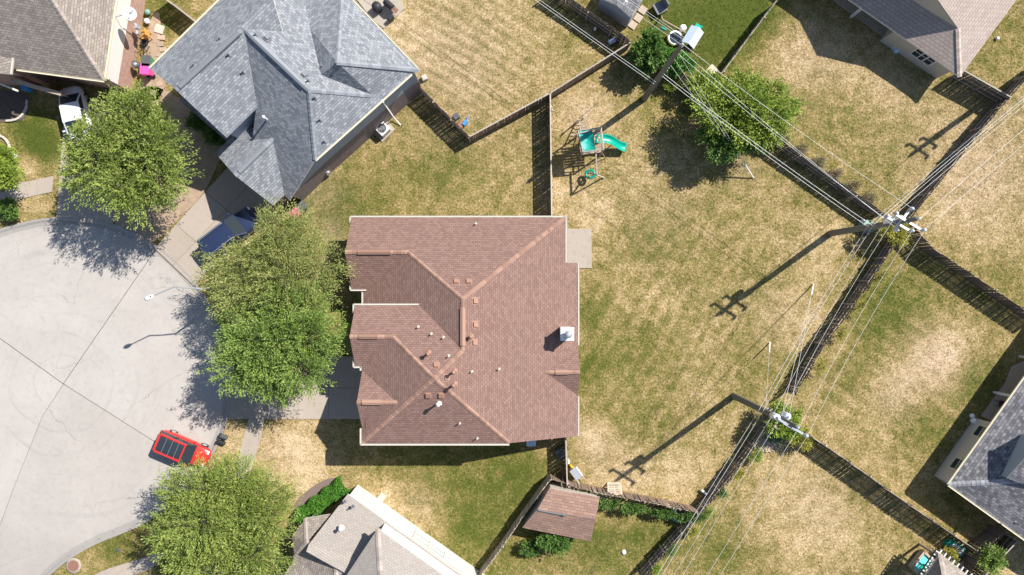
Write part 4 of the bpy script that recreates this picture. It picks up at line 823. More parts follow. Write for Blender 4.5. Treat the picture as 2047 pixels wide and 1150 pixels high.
tree('bushy yellow green tree beside the white car', (243, 338), (262, 310, 5.2, 4.8, 4.8, 3.2), 'lf_elm', 2400, 25, .17, .44, 1.1, seed=3, nlobe=27, clear=((145, 205, 42), (122, 255, 24)))
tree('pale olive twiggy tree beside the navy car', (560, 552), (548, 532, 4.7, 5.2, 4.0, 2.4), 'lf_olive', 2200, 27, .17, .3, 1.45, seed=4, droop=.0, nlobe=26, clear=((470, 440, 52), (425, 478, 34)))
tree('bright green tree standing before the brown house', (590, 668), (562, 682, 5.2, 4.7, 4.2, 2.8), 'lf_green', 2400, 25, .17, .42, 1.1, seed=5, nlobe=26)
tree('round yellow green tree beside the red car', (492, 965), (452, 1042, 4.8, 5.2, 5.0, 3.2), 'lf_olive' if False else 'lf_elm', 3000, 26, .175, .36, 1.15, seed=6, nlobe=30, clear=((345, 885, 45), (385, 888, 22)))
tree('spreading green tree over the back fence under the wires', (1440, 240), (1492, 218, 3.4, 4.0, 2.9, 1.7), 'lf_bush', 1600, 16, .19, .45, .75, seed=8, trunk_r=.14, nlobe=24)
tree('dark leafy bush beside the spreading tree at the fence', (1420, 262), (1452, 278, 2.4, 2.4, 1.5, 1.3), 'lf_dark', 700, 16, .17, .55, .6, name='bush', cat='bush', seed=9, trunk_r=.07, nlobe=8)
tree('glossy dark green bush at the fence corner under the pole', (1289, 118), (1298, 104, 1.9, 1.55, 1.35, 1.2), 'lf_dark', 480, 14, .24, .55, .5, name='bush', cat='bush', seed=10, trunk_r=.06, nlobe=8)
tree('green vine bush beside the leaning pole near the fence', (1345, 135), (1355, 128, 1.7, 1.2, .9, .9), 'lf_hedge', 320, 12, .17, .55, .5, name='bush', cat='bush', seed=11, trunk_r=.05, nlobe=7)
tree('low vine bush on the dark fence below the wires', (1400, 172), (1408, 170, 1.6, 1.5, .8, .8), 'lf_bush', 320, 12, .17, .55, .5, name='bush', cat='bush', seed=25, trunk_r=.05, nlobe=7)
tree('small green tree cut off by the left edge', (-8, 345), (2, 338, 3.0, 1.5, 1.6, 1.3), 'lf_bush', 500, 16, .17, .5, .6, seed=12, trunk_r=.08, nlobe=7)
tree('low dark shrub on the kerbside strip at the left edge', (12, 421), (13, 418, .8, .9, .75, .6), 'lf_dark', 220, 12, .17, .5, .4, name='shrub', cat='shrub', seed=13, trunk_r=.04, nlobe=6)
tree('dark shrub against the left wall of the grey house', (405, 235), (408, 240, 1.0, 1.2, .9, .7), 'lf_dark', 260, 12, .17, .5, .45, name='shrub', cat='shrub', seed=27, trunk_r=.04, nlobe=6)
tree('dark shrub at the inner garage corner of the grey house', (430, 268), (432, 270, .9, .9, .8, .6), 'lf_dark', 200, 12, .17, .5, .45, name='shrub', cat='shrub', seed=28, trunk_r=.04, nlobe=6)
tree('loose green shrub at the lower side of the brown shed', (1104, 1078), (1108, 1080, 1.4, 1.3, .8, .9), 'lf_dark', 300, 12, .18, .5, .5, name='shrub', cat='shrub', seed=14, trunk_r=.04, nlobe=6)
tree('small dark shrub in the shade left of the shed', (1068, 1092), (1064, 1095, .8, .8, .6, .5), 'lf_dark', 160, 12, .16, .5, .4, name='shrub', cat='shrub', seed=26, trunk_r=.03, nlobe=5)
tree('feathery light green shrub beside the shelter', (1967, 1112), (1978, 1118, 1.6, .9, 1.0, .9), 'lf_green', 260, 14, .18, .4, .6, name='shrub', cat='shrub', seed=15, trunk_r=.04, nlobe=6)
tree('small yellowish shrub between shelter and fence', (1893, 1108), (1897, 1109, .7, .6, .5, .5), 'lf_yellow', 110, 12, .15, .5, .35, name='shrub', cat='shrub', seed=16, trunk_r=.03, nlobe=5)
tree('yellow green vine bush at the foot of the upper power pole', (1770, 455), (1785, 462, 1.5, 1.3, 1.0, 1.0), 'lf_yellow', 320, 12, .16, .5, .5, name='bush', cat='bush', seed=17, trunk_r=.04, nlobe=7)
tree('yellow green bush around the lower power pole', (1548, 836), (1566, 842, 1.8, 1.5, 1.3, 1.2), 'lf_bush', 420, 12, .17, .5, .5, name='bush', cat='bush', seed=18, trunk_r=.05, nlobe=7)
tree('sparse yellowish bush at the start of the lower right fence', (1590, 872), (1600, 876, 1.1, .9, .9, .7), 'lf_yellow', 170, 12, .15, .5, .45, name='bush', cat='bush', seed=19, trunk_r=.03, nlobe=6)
for i, (px, py, lb) in enumerate(((1165, 988, 'green vine clump on the fence nearest the shed corner'), (1215, 1004, 'green vine clump on the fence below the pallet'), (1265, 1012, 'green vine clump on the fence right of the pallet'), (1325, 1022, 'green vine clump on the fence towards the back corner'), (1380, 1030, 'green vine clump at the back fence corner'))):
    tree(lb, (px, py), (px, py+3, 1.0, 1.1, .28, .5), 'lf_dark', 120, 11, .15, .5, .35, name='vine', cat='vine', group='vines on the lower fence', seed=30+i, trunk_r=.03, nlobe=6)
VN = ['nearest the spreading tree', 'second from the spreading tree', 'third from the spreading tree', 'fourth from the spreading tree', 'fifth from the spreading tree', 'nearest the upper power pole']
for i in range(6):
    px, py = 1560+34*i, 268+24.5*i
    tree('brown dry vine behind the upper back fence, '+VN[i], (px, py), (px+2, py+10, .3, 1.0, .5, .2), 'lf_dry', 240, 11, .09, .45, .3, name='vine', cat='vine', group='dry vines on the upper back fence', seed=40+i, trunk_r=.03, nlobe=5)
for i, (px, py, lb) in enumerate(((1762, 552, 'yellowish vine highest on the leaning fence'), (1722, 612, 'yellowish vine second down the leaning fence'), (1682, 668, 'yellowish vine third down the leaning fence'), (1640, 730, 'yellowish vine lowest on the leaning fence'))):
    tree(lb, (px, py), (px, py, .8, .45, .6, .4), 'lf_yellow', 80, 10, .1, .45, .3, name='vine', cat='vine', group='dry vines on the leaning fence', seed=50+i, trunk_r=.03, nlobe=5)
WN = ['first', 'second', 'third', 'fourth', 'fifth', 'sixth', 'seventh', 'eighth']
for i in range(8):
    px, py = 1545-33*i, 872+38*i; r_ = random.uniform(.4, .8)
    tree('weedy green clump along the lower power line fence, '+WN[i]+' from the pole', (px, py), (px+random.uniform(-8, 8), py, .6, r_, r_*.8, .4), ('lf_dark', 'lf_bush', 'lf_yellow')[i % 3], int(110*r_+30), 10, .12, .45, .3, name='weed_clump', cat='weeds', group='weeds along the lower fence', seed=60+i, trunk_r=.02, nlobe=5)
for i in range(5):
    px, py = 1290+58*i+random.uniform(-6, 6), 130+40*i; r_ = random.uniform(.4, .7)
    tree('weedy clump at the foot of the overgrown fence, '+WN[i]+' from the fence corner', (px, py), (px, py, .6, r_, r_*.8, .4), ('lf_dark', 'lf_bush')[i % 2], int(110*r_+30), 10, .13, .45, .3, name='weed_clump', cat='weeds', group='weeds along the overgrown fence', seed=80+i, trunk_r=.02, nlobe=5)
def hedge():
    global rng
    rng = np.random.default_rng(77); a = P(690, 968, .7); b = P(596, 1040, .7); T = thing('hedge', 'dense dark green clipped hedge in front of the white house', 'hedge', (a.x, a.y, 0)); n = 9000; t = rng.uniform(0, 1, n); d_ = np.array(b-a); L = np.linalg.norm(d_); d_ /= L; nn = np.array([-d_[1], d_[0], 0]); an = rng.uniform(0, math.pi, n); rw = .68*(1+.12*np.sin(t*23))
    C = np.array(a)+d_*(t*L)[:, None]+nn*(np.cos(an)*rw)[:, None]; C[:, 2] = .25+np.sin(an)*.95+rng.normal(0, .06, n); D = rng.normal(0, 1, (n, 3)); leaf_mesh('foliage', C, D, np.full(n, .17), rng.uniform(0, 1, n), M['lf_hedge'], T, asp=.6)
    m = MB()
    for i in range(9): q = a.lerp(b, (i+.5)/9); m.tube([(q.x, q.y, -.1), (q.x, q.y, .9)], .03, 5)
    m.build('stems', M['bark'], T)
hedge()
# ------------------------------------------------------------------ grass blades over the lawn sheet
def tufts():
    r = np.random.default_rng(5); n = 130000; X = r.uniform(-44, 44, n); Y = r.uniform(-26, 26, n)
    bad = inpoly(X, Y, [tuple(p) for p in ROAD])
    kx = np.array(kerb_w)
    for q in list(DRIVES.values())+WALKS+[[(1120, 458), (1182, 458), (1182, 536), (1120, 536)], [(590, 1005), (608, 985), (645, 960), (672, 954), (690, 962), (610, 1040)], [(1503, 895), (1510, 860), (1590, 845), (1535, 904)], [(222, 446), (300, 490), (408, 388), (425, 330), (350, 190), (240, 240)], [(-30, 180), (60, 180), (50, 240), (-30, 246)]]: bad |= inpoly(X, Y, [xy(*p) for p in q])
    for hq in ([(-12, 5), (4.7, 5), (4.7, -11.2), (-11, -11.2)],): bad |= inpoly(X, Y, hq)
    for p_ in kerb_w[::3]: bad |= (X-p_[0])**2+(Y-p_[1])**2 < .5**2
    X = X[~bad]; Y = Y[~bad]; n = len(X); dry = dryf(X, Y); k = 4; Xr = np.repeat(X, k)+r.normal(0, .05, n*k); Yr = np.repeat(Y, k)+r.normal(0, .05, n*k); an = r.uniform(0, 2*math.pi, n*k); hh = r.uniform(.035, .085, n*k); ln = r.uniform(.04, .12, n*k); wd = r.uniform(.012, .028, n*k)
    z0 = .025*np.sin(Xr*.9+np.sin(Yr*.7)*1.3)*np.cos(Yr*.8)-.035; ca, sa = np.cos(an), np.sin(an)
    V_ = np.stack([np.stack([Xr-sa*wd, Yr+ca*wd, z0], -1), np.stack([Xr+sa*wd, Yr-ca*wd, z0], -1), np.stack([Xr+ca*ln, Yr+sa*ln, z0+hh], -1)], 1).reshape(-1, 3)
    N = n*k; me = bpy.data.meshes.new('grass'); me.vertices.add(3*N); me.vertices.foreach_set('co', V_.reshape(-1).astype(np.float32)); me.loops.add(3*N); me.loops.foreach_set('vertex_index', np.arange(3*N, dtype=np.int32)); me.polygons.add(N); me.polygons.foreach_set('loop_start', np.arange(0, 3*N, 3, dtype=np.int32)); me.update(calc_edges=True)
    a = me.attributes.new('dry', 'FLOAT', 'POINT'); a.data.foreach_set('value', np.repeat(np.repeat(dry, k), 3).astype(np.float32)+.06); a = me.attributes.new('brown', 'FLOAT', 'POINT'); a.data.foreach_set('value', np.repeat(np.repeat(brownf(X, Y), k), 3).astype(np.float32)); me.materials.append(M['grass']); o = bpy.data.objects.new('grass', me); col.objects.link(o); tag(o, 'short patchy grass blades growing across the lawns', 'grass', kind='stuff')
tufts()
# ------------------------------------------------------------------ power poles and wires
POLES = {}
def pole(key, label, base, h, arms, trans=0, lean=(0, 0)):
    b = P(*base); T = thing('power_pole', label, 'power pole', (b.x, b.y, 0), group=None); top = Vector((b.x+lean[0], b.y+lean[1], h))
    def at(z): return Vector((b.x, b.y, 0)).lerp(top, z/h)
    m = MB(); m.tube([(b.x, b.y, -.2), at(h*.5), top], [.27, .22, .15], 10); m.build('shaft', M['pole'], T); ins = []
    for z, an, L in arms:
        d_ = Vector((math.cos(an), math.sin(an), 0)); c = at(z)+Vector((-d_.y, d_.x, 0))*.15; m = MB(); m.bar(c-d_*L/2, c+d_*L/2, .14, .15); m.bar(at(z-.6), c+d_*L*.3, .04, .04); m.bar(at(z-.6), c-d_*L*.3, .04, .04); a_ = m.build('crossarm', M['metal'], T)
        for s in (-.48, .48, ):
            q = c+d_*(s*L); m = MB(); m.lathe((q.x, q.y, q.z+.06), [(.05, 0), (.13, .06), (.08, .12), (.13, .18), (.08, .24), (.12, .3), (.04, .36)], 9); m.build('insulator', M['porcelain'], a_); ins.append(q+Vector((0, 0, .38)))
    m = MB(); q = top; m.lathe((q.x, q.y, q.z), [(.04, 0), (.1, .06), (.05, .12), (.1, .18), (.04, .3)], 9); m.build('insulator', M['porcelain'], T); ins.append(top+Vector((0, 0, .32)))
    for i in range(trans):
        an = i*2.1+.6; q = at(h-2.6)+Vector((math.cos(an)*.42, math.sin(an)*.42, 0)); m = MB(); m.lathe((q.x, q.y, q.z-.5), [(.2, 0), (.24, .05), (.24, .8), (.2, .88), (.06, .92)], 14); t_ = m.build('transformer', M['porcelain'], T); m = MB(); m.lathe((q.x, q.y, q.z+.4), [(.04, 0), (.07, .06), (.04, .12), (.06, .2)], 8); m.build('bushing', M['porcelain'], t_)
    m = MB()
    for z in (6.6, 7.2): m.lathe(at(z), [(.2, -.06), (.2, .06)], 10); m.bar(at(z), at(z)+Vector((.4, .2, 0)), .05, .05)
    m.build('cable_bracket', M['metal'], T); POLES[key] = (at, ins, h, T)
PA = math.atan2(P(1660, 465).y-P(1465, 790).y, P(1660, 465).x-P(1465, 790).x); PB = math.atan2(P(1660, 465).y-P(1287, 197).y, P(1660, 465).x-P(1287, 197).x)
pole('p2', 'tall wooden power pole with crossarms at the right fence junction', (1660, 467), 12.0, [(11.1, PA+math.pi/2, 2.2), (9.9, PA+math.pi/2, 2.0), (10.5, PB+math.pi/2, 1.8)], 2)
pole('p1', 'tall wooden power pole with crossarm above the lower right green box', (1467, 792), 12.4, [(11.6, PA+math.pi/2, 2.2), (10.2, PA+math.pi/2, 1.6)], 2)
pole('p3', 'bare wooden power pole beside the swing set at the top', (1288, 197), 12.3, [], 0)
pole('p4', 'wooden power pole standing at the right edge', (2046, 148), 12.0, [(11.0, PA+math.pi/2, 2.0), (9.8, PA+math.pi/2, 1.4)], 1)
def wire(label, a, b, sag, r=.014, nm='power_line', cat='power line', mat='wire', seg=14):
    a = Vector(a); b = Vector(b); m = MB(); m.tube([a.lerp(b, i/seg)-Vector((0, 0, 4*sag*(i/seg)*(1-i/seg))) for i in range(seg+1)], r, 5, cap=False); return solo(nm, label, cat, m, M[mat])
def side(at, z, an, o): d_ = Vector((math.cos(an+math.pi/2), math.sin(an+math.pi/2), 0)); return at(z)+d_*o
A1, A2, A3, A4 = (POLES[k][0] for k in ('p1', 'p2', 'p3', 'p4'))
dm = (Vector(P(1467, 792))-Vector(P(1660, 467))).normalized(); B0 = Vector(P(1467, 792))+dm*42; Am = lambda z: Vector((B0.x, B0.y, z))
dn = (Vector(P(1288, 197))-Vector(P(1660, 467))).normalized(); N0 = Vector(P(1288, 197))+dn*40; A0 = lambda z: Vector((N0.x, N0.y, z))
for z1, z2, o, lb in ((12.0, 11.5, 1.05, 'outer left high'), (12.7, 12.3, 0.0, 'topmost middle'), (12.0, 11.5, -1.05, 'outer right high'), (10.6, 10.3, .95, 'lower left'), (7.2, 7.2, .25, 'thick communication'), (6.6, 6.6, .3, 'lowest communication')):
    thick = .015 if z1 < 8 else .0105
    wire(lb+' wire between the two right hand power poles', side(A1, z1, PA, o), side(A2, z2, PA, o), .5, thick); wire(lb+' wire from the upper right pole to the right edge pole', side(A2, z2, PA, o), side(A4, min(z2, 12.2), PA, o), .45, thick); wire(lb+' wire from the lower right pole off the bottom edge', side(A1, z1, PA, o), side(Am, z1, PA, o), .6, thick)
for z3, z2, o3, o2, lb in ((12.3, 10.9, .1, .85, 'upper'), (11.4, 10.9, .15, -.85, 'second'), (10.6, 9.0, .15, 0, 'third'), (7.2, 7.2, -.2, -.2, 'thick communication'), (6.7, 6.5, -.2, -.2, 'lowest communication')):
    thick = .015 if z3 < 8 else .0105
    wire(lb+' wire between the top pole and the right fence junction pole', side(A3, z3, PB, o3), side(A2, z2, PB, o2), .45, thick); wire(lb+' wire from the top pole off the top edge', side(A3, z3, PB, o3*5), side(A0, z3, PB, o3*5), .5, thick)
def guy(label, anchor, at, z, gl=1.9, n=1):
    g = P(*anchor); top = at(z); d_ = (top-g).normalized(); T = thing('guy_wire', label, 'guy wire', (g.x, g.y, 0)); m = MB(); m.tube([g, g+d_*gl], .05, 8); m.build('guard', M['pvc'], T)
    for i in range(n): m = MB(); m.tube([g+d_*.3, at(z-i*1.2)], .014, 4, cap=False); m.build('strand', M['wire'], T)
guy('guy wire with white guard on the dry lawn, farther from its pole', (1626, 568), A1, 11.0, 1.5, 2); guy('guy wire with white guard on the dry lawn, nearer its pole', (1539, 685), A1, 7.0, 1.4); guy('guy wire with pale guard below the spreading tree', (1506, 356), A3, 11.2, 2.2, 3)
# street lamp
def lamp():
    b = P(476, 577); h = P(305, 592, 7.3); t = Vector((b.x, b.y, 6.6)); T = thing('street_lamp', 'grey street lamp arching over the road from the olive tree', 'street lamp', (b.x, b.y, 0)); m = MB(); m.tube([(b.x, b.y, -.1), (b.x, b.y, 3), t], [.11, .09, .07], 8); m.build('pole', M['lamp_grey'], T)
    k = P(347, 574, 7.1); m = MB(); m.tube([t, t.lerp(k, .5)+Vector((0, 0, .08)), k, h], [.06, .05, .05, .04], 7); m.build('arm', M['lamp_grey'], T); d_ = (h-k).normalized(); m = MB(); an = math.atan2(d_.y, d_.x)
    vs_ = []
    for x, w_, z0, z1 in ((-.1, .06, -.05, .05), (.12, .15, -.1, .08), (.42, .17, -.12, .09), (.62, .08, -.06, .04)): 
        for y, z in ((-w_, 0), (-w_*.6, z1), (w_*.6, z1), (w_, 0), (w_*.6, z0), (-w_*.6, z0)): vs_.append((h.x+math.cos(an)*x-math.sin(an)*y, h.y+math.sin(an)*x+math.cos(an)*y, h.z+z))
    fs = [(i*6+j, i*6+(j+1) % 6, i*6+6+(j+1) % 6, i*6+6+j) for i in range(3) for j in range(6)]+[(5, 4, 3, 2, 1, 0), (18, 19, 20, 21, 22, 23)]; m.faces(vs_, fs, 0, True); hd = m.build('lamp_head', M['pvc'], T); m = MB(); m.lathe((h.x+math.cos(an)*.1, h.y+math.sin(an)*.1, h.z+.07), [(.05, 0), (.05, .08)], 8); m.build('photocell', M['dark'], hd)
lamp()

# ------------------------------------------------------------------ vehicles
def vehicle(name, label, cat, loc, rz, L, W, paint_, H, cab, roofz, belt, roofmat=None, rails=False, suv=True):
    """x forward. cab = (rear base, rear top, front top, windscreen base) along x"""
    T = thing(name, label, cat, loc, rz); hl, hw = L/2, W/2
    st = [(-hl, .52, .5, .7), (-hl+.05, .68, .42, belt*.86), (-hl+.16, .82, .36, belt*.94), (-hl+.38, .92, .32, belt*.98), (-hl+.75, .97, .3, belt), (-hl*.45, 1.0, .3, belt), (0, 1.0, .3, belt), (hl*.35, 1.0, .3, belt*.98), (hl-.95, .97, .3, belt*.94), (hl-.55, .93, .31, belt*.89), (hl-.28, .85, .33, belt*.83), (hl-.1, .72, .38, belt*.75), (hl-.02, .56, .44, belt*.66), (hl, .4, .48, .55)]
    m = MB(); vs_ = []; k = 10
    for x, w_, z0, z1 in st:
        y = hw*w_
        for yy, zz in ((-y*.8, z0-.05), (-y, z0+.1), (-y*1.0, (z0+z1)/2), (-y*.96, z1-.1), (-y*.86, z1), (y*.86, z1), (y*.96, z1-.1), (y, (z0+z1)/2), (y, z0+.1), (y*.8, z0-.05)): vs_.append((x, yy, zz))
    m.faces(vs_, [(i*k+j, i*k+k+j, i*k+k+(j+1) % k, i*k+(j+1) % k) for i in range(len(st)-1) for j in range(k)]+[tuple(range(k)), tuple(reversed(range((len(st)-1)*k, len(st)*k)))], 0, True); body = m.build('body', M[paint_], T, True)
    r0, r1, f1, f0 = cab; yb, yt = hw*.9, hw*.78; bz = belt-.02
    m = MB(); n = 6; top = []
    for i in range(n+1):
        x = r1+(f1-r1)*i/n; cr = .05*math.sin(math.pi*i/n); top.append([(x, y*yt*(1-.06*abs(2*i/n-1)), roofz+cr-.06*abs(y)**3) for y in (-1, -.5, 0, .5, 1)])
    for i in range(n):
        for j in range(4): m.poly([top[i][j], top[i+1][j], top[i+1][j+1], top[i][j+1]], sm=True)
    for s in (-1, 1):                                    # pillars and drip rails
        for a_, b_ in (((r0, s*yb, bz), (r1, s*yt*.95, roofz-.04)), ((f0, s*yb, bz), (f1, s*yt*.95, roofz-.04)), (((r0+f0)/2-.1, s*yb, bz), ((r1+f1)/2-.1, s*yt, roofz-.03))): m.bar(a_, b_, .09, .07)
        m.bar((r1, s*yt, roofz-.05), (f1, s*yt, roofz-.05), .08, .08)
    rf = m.build('roof', M[roofmat or paint_], T, True)
    if roofmat:
        for x in (.27, .52, .77): q = MB(); xx = r1+(f1-r1)*x; q.bar((xx, -yt*.9, roofz+.05), (xx, yt*.9, roofz+.045), .02, .015); q.build('roof_seam', M['lamp_grey'], rf, True)
        q = MB()
        for s in (-1, 1): q.bar((r1-.05, s*yt*1.03, roofz-.02), (f1+.1, s*yt*1.0, roofz-.02), .14, .08)
        q.bar((f1+.02, -yt*.95, roofz-.02), (f1+.02, yt*.95, roofz-.02), .1, .06); q.bar((r1-.08, -yt, roofz-.02), (r1-.08, yt, roofz-.02), .16, .08); q.build('roof_frame', M[paint_], T, True)
    if rails:
        for s in (-1, 1): q = MB(); q.tube([(r1+.1, s*yt*.92, roofz), (r1+.2, s*yt*.92, roofz+.07), (f1-.4, s*yt*.92, roofz+.08), (f1-.2, s*yt*.92, roofz)], .025, 6); q.build('roof_rail', M['metal'], T, True)
    def glass(nm, p4): q = MB(); q.poly(p4); q.build(nm, M['glass'], T, True)
    glass('windscreen', [(f0, -yb*.95, bz), (f0, yb*.95, bz), (f1, yt*.93, roofz-.03), (f1, -yt*.93, roofz-.03)]); glass('rear_window', [(r0, yb*.95, bz), (r0, -yb*.95, bz), (r1, -yt*.93, roofz-.03), (r1, yt*.93, roofz-.03)])
    mid_b = (r0+f0)/2-.1; mid_t = (r1+f1)/2-.1
    for s in (-1, 1):
        glass('side_window', [(mid_b, s*yb*.98, bz), (f0-.08, s*yb*.98, bz), (f1-.04, s*yt*.98, roofz-.06), (mid_t, s*yt*.98, roofz-.06)][::s]); glass('side_window', [(r0+.1, s*yb*.98, bz), (mid_b, s*yb*.98, bz), (mid_t, s*yt*.98, roofz-.06), (r1+.05, s*yt*.98, roofz-.06)][::s])
        q = MB(); q.box((f0-.25, s*(hw+.12), belt+.05), (.14, .22, .14)); q.build('wing_mirror', M[paint_], T, True, .03)
        q = MB(); q.box((hl-.26, s*hw*.62, belt*.78), (.26, .3, .1)); q.build('headlight', M['lamp'], T, True, .03); q = MB(); q.box((-hl+.14, s*hw*.66, belt*.86), (.14, .26, .14)); q.build('tail_light', M['taillamp'], T, True, .03)
        for x in (-hl*.6, hl*.62):
            q = MB(); q.tube([(x, s*(hw-.24), .33), (x, s*(hw-.02), .33)], .34, 16); wh = q.build('tyre', M['black'], T, True); q = MB(); q.tube([(x, s*(hw-.03), .33), (x, s*(hw-.005), .33)], .2, 12); q.build('rim', M['metal'], wh, True)
    return T
a_ = P(311, 873, .9); b_ = P(420, 920, .9); c_ = P(358, 896, .8)
vehicle('car', 'red hatchback with black glass roof parked by the kerb', 'car', (c_.x+.2, c_.y-.12, -.09), math.atan2(-.40, .917), 4.5, 1.78, 'red_paint', 1.5, (-2.05, -1.75, .35, 1.05), 1.5, .92, 'glass')
c_ = P(458, 466, 1.0); vehicle('car', 'large navy sport utility car on the grey house driveway', 'car', (c_.x, c_.y, .03), math.atan2(.62, .785), 5.3, 2.0, 'navy_paint', 1.8, (-2.45, -2.2, .45, 1.2), 1.82, 1.12, None, True)
c_ = P(152, 232, .8); vehicle('car', 'white saloon car half hidden under the bushy tree', 'car', (c_.x, c_.y, .03), math.atan2(-.975, .22)+math.pi*0, 4.9, 1.9, 'white_paint', 1.45, (-1.75, -.9, .55, 1.35), 1.45, .95)
# ------------------------------------------------------------------ bins
def wheelie(label, px, py, rz, mat, lidm, s=1.0, h0=0):
    c = P(px, py, 1.0); T = thing('wheeled_bin', label, 'bin', (c.x, c.y, h0), rz); m = MB(); vs_ = []
    for z, w_, l_ in ((.12, .22, .24), (.95, .3, .36)): vs_ += [(-l_*s, -w_*s, z*s), (l_*s, -w_*s, z*s), (l_*s, w_*s, z*s), (-l_*s, w_*s, z*s)]
    m.faces(vs_, [(3, 2, 1, 0), (4, 5, 6, 7), (0, 1, 5, 4), (1, 2, 6, 5), (2, 3, 7, 6), (3, 0, 4, 7)]); m.build('body', M[mat], T, True, .03); m = MB(); m.box((.0, 0, .99*s), (.78*s, .66*s, .07*s)); m.bar((-.42*s, -.25*s, .95*s), (-.42*s, .25*s, .95*s), .04, .04); m.build('lid', M[lidm], T, True, .03)
    for sd in (-1, 1): m = MB(); m.tube([(-.24*s, sd*.2*s, .13*s), (-.24*s, sd*.28*s, .13*s)], .13*s, 12); m.build('wheel', M['black'], T, True)
wheelie('dark green bin with grey lid beside the brick wall', 294, 123, 1.55, 'bin_green', 'lid', 1.15); wheelie('bright pink bin beside the brick wall', 291, 139, 1.5, 'pink', 'pink', 1.15); wheelie('green bin with grey lid at the grey house garage corner', 603, 412, .75, 'teal', 'lid'); wheelie('pink bin at the grey house garage corner', 590, 426, .75, 'pink', 'pink')
for px, py, mt, lb in ((446, 874, 'lid', 'black bin lying on the kerb near the red car, larger'), (441, 886, 'dark', 'black bin lying by the kerb at the red car nose')):
    c = P(px, py, .4); T = thing('toppled_bin', lb, 'bin', (c.x, c.y, 0), -.35); m = MB(); m.box((0, 0, .22), (.62, .3, .36)); m.build('body', M[mt], T, True, .08); m = MB(); m.box((-.34, 0, .23), (.08, .36, .42)); m.build('lid', M['dark'], T, True, .03)
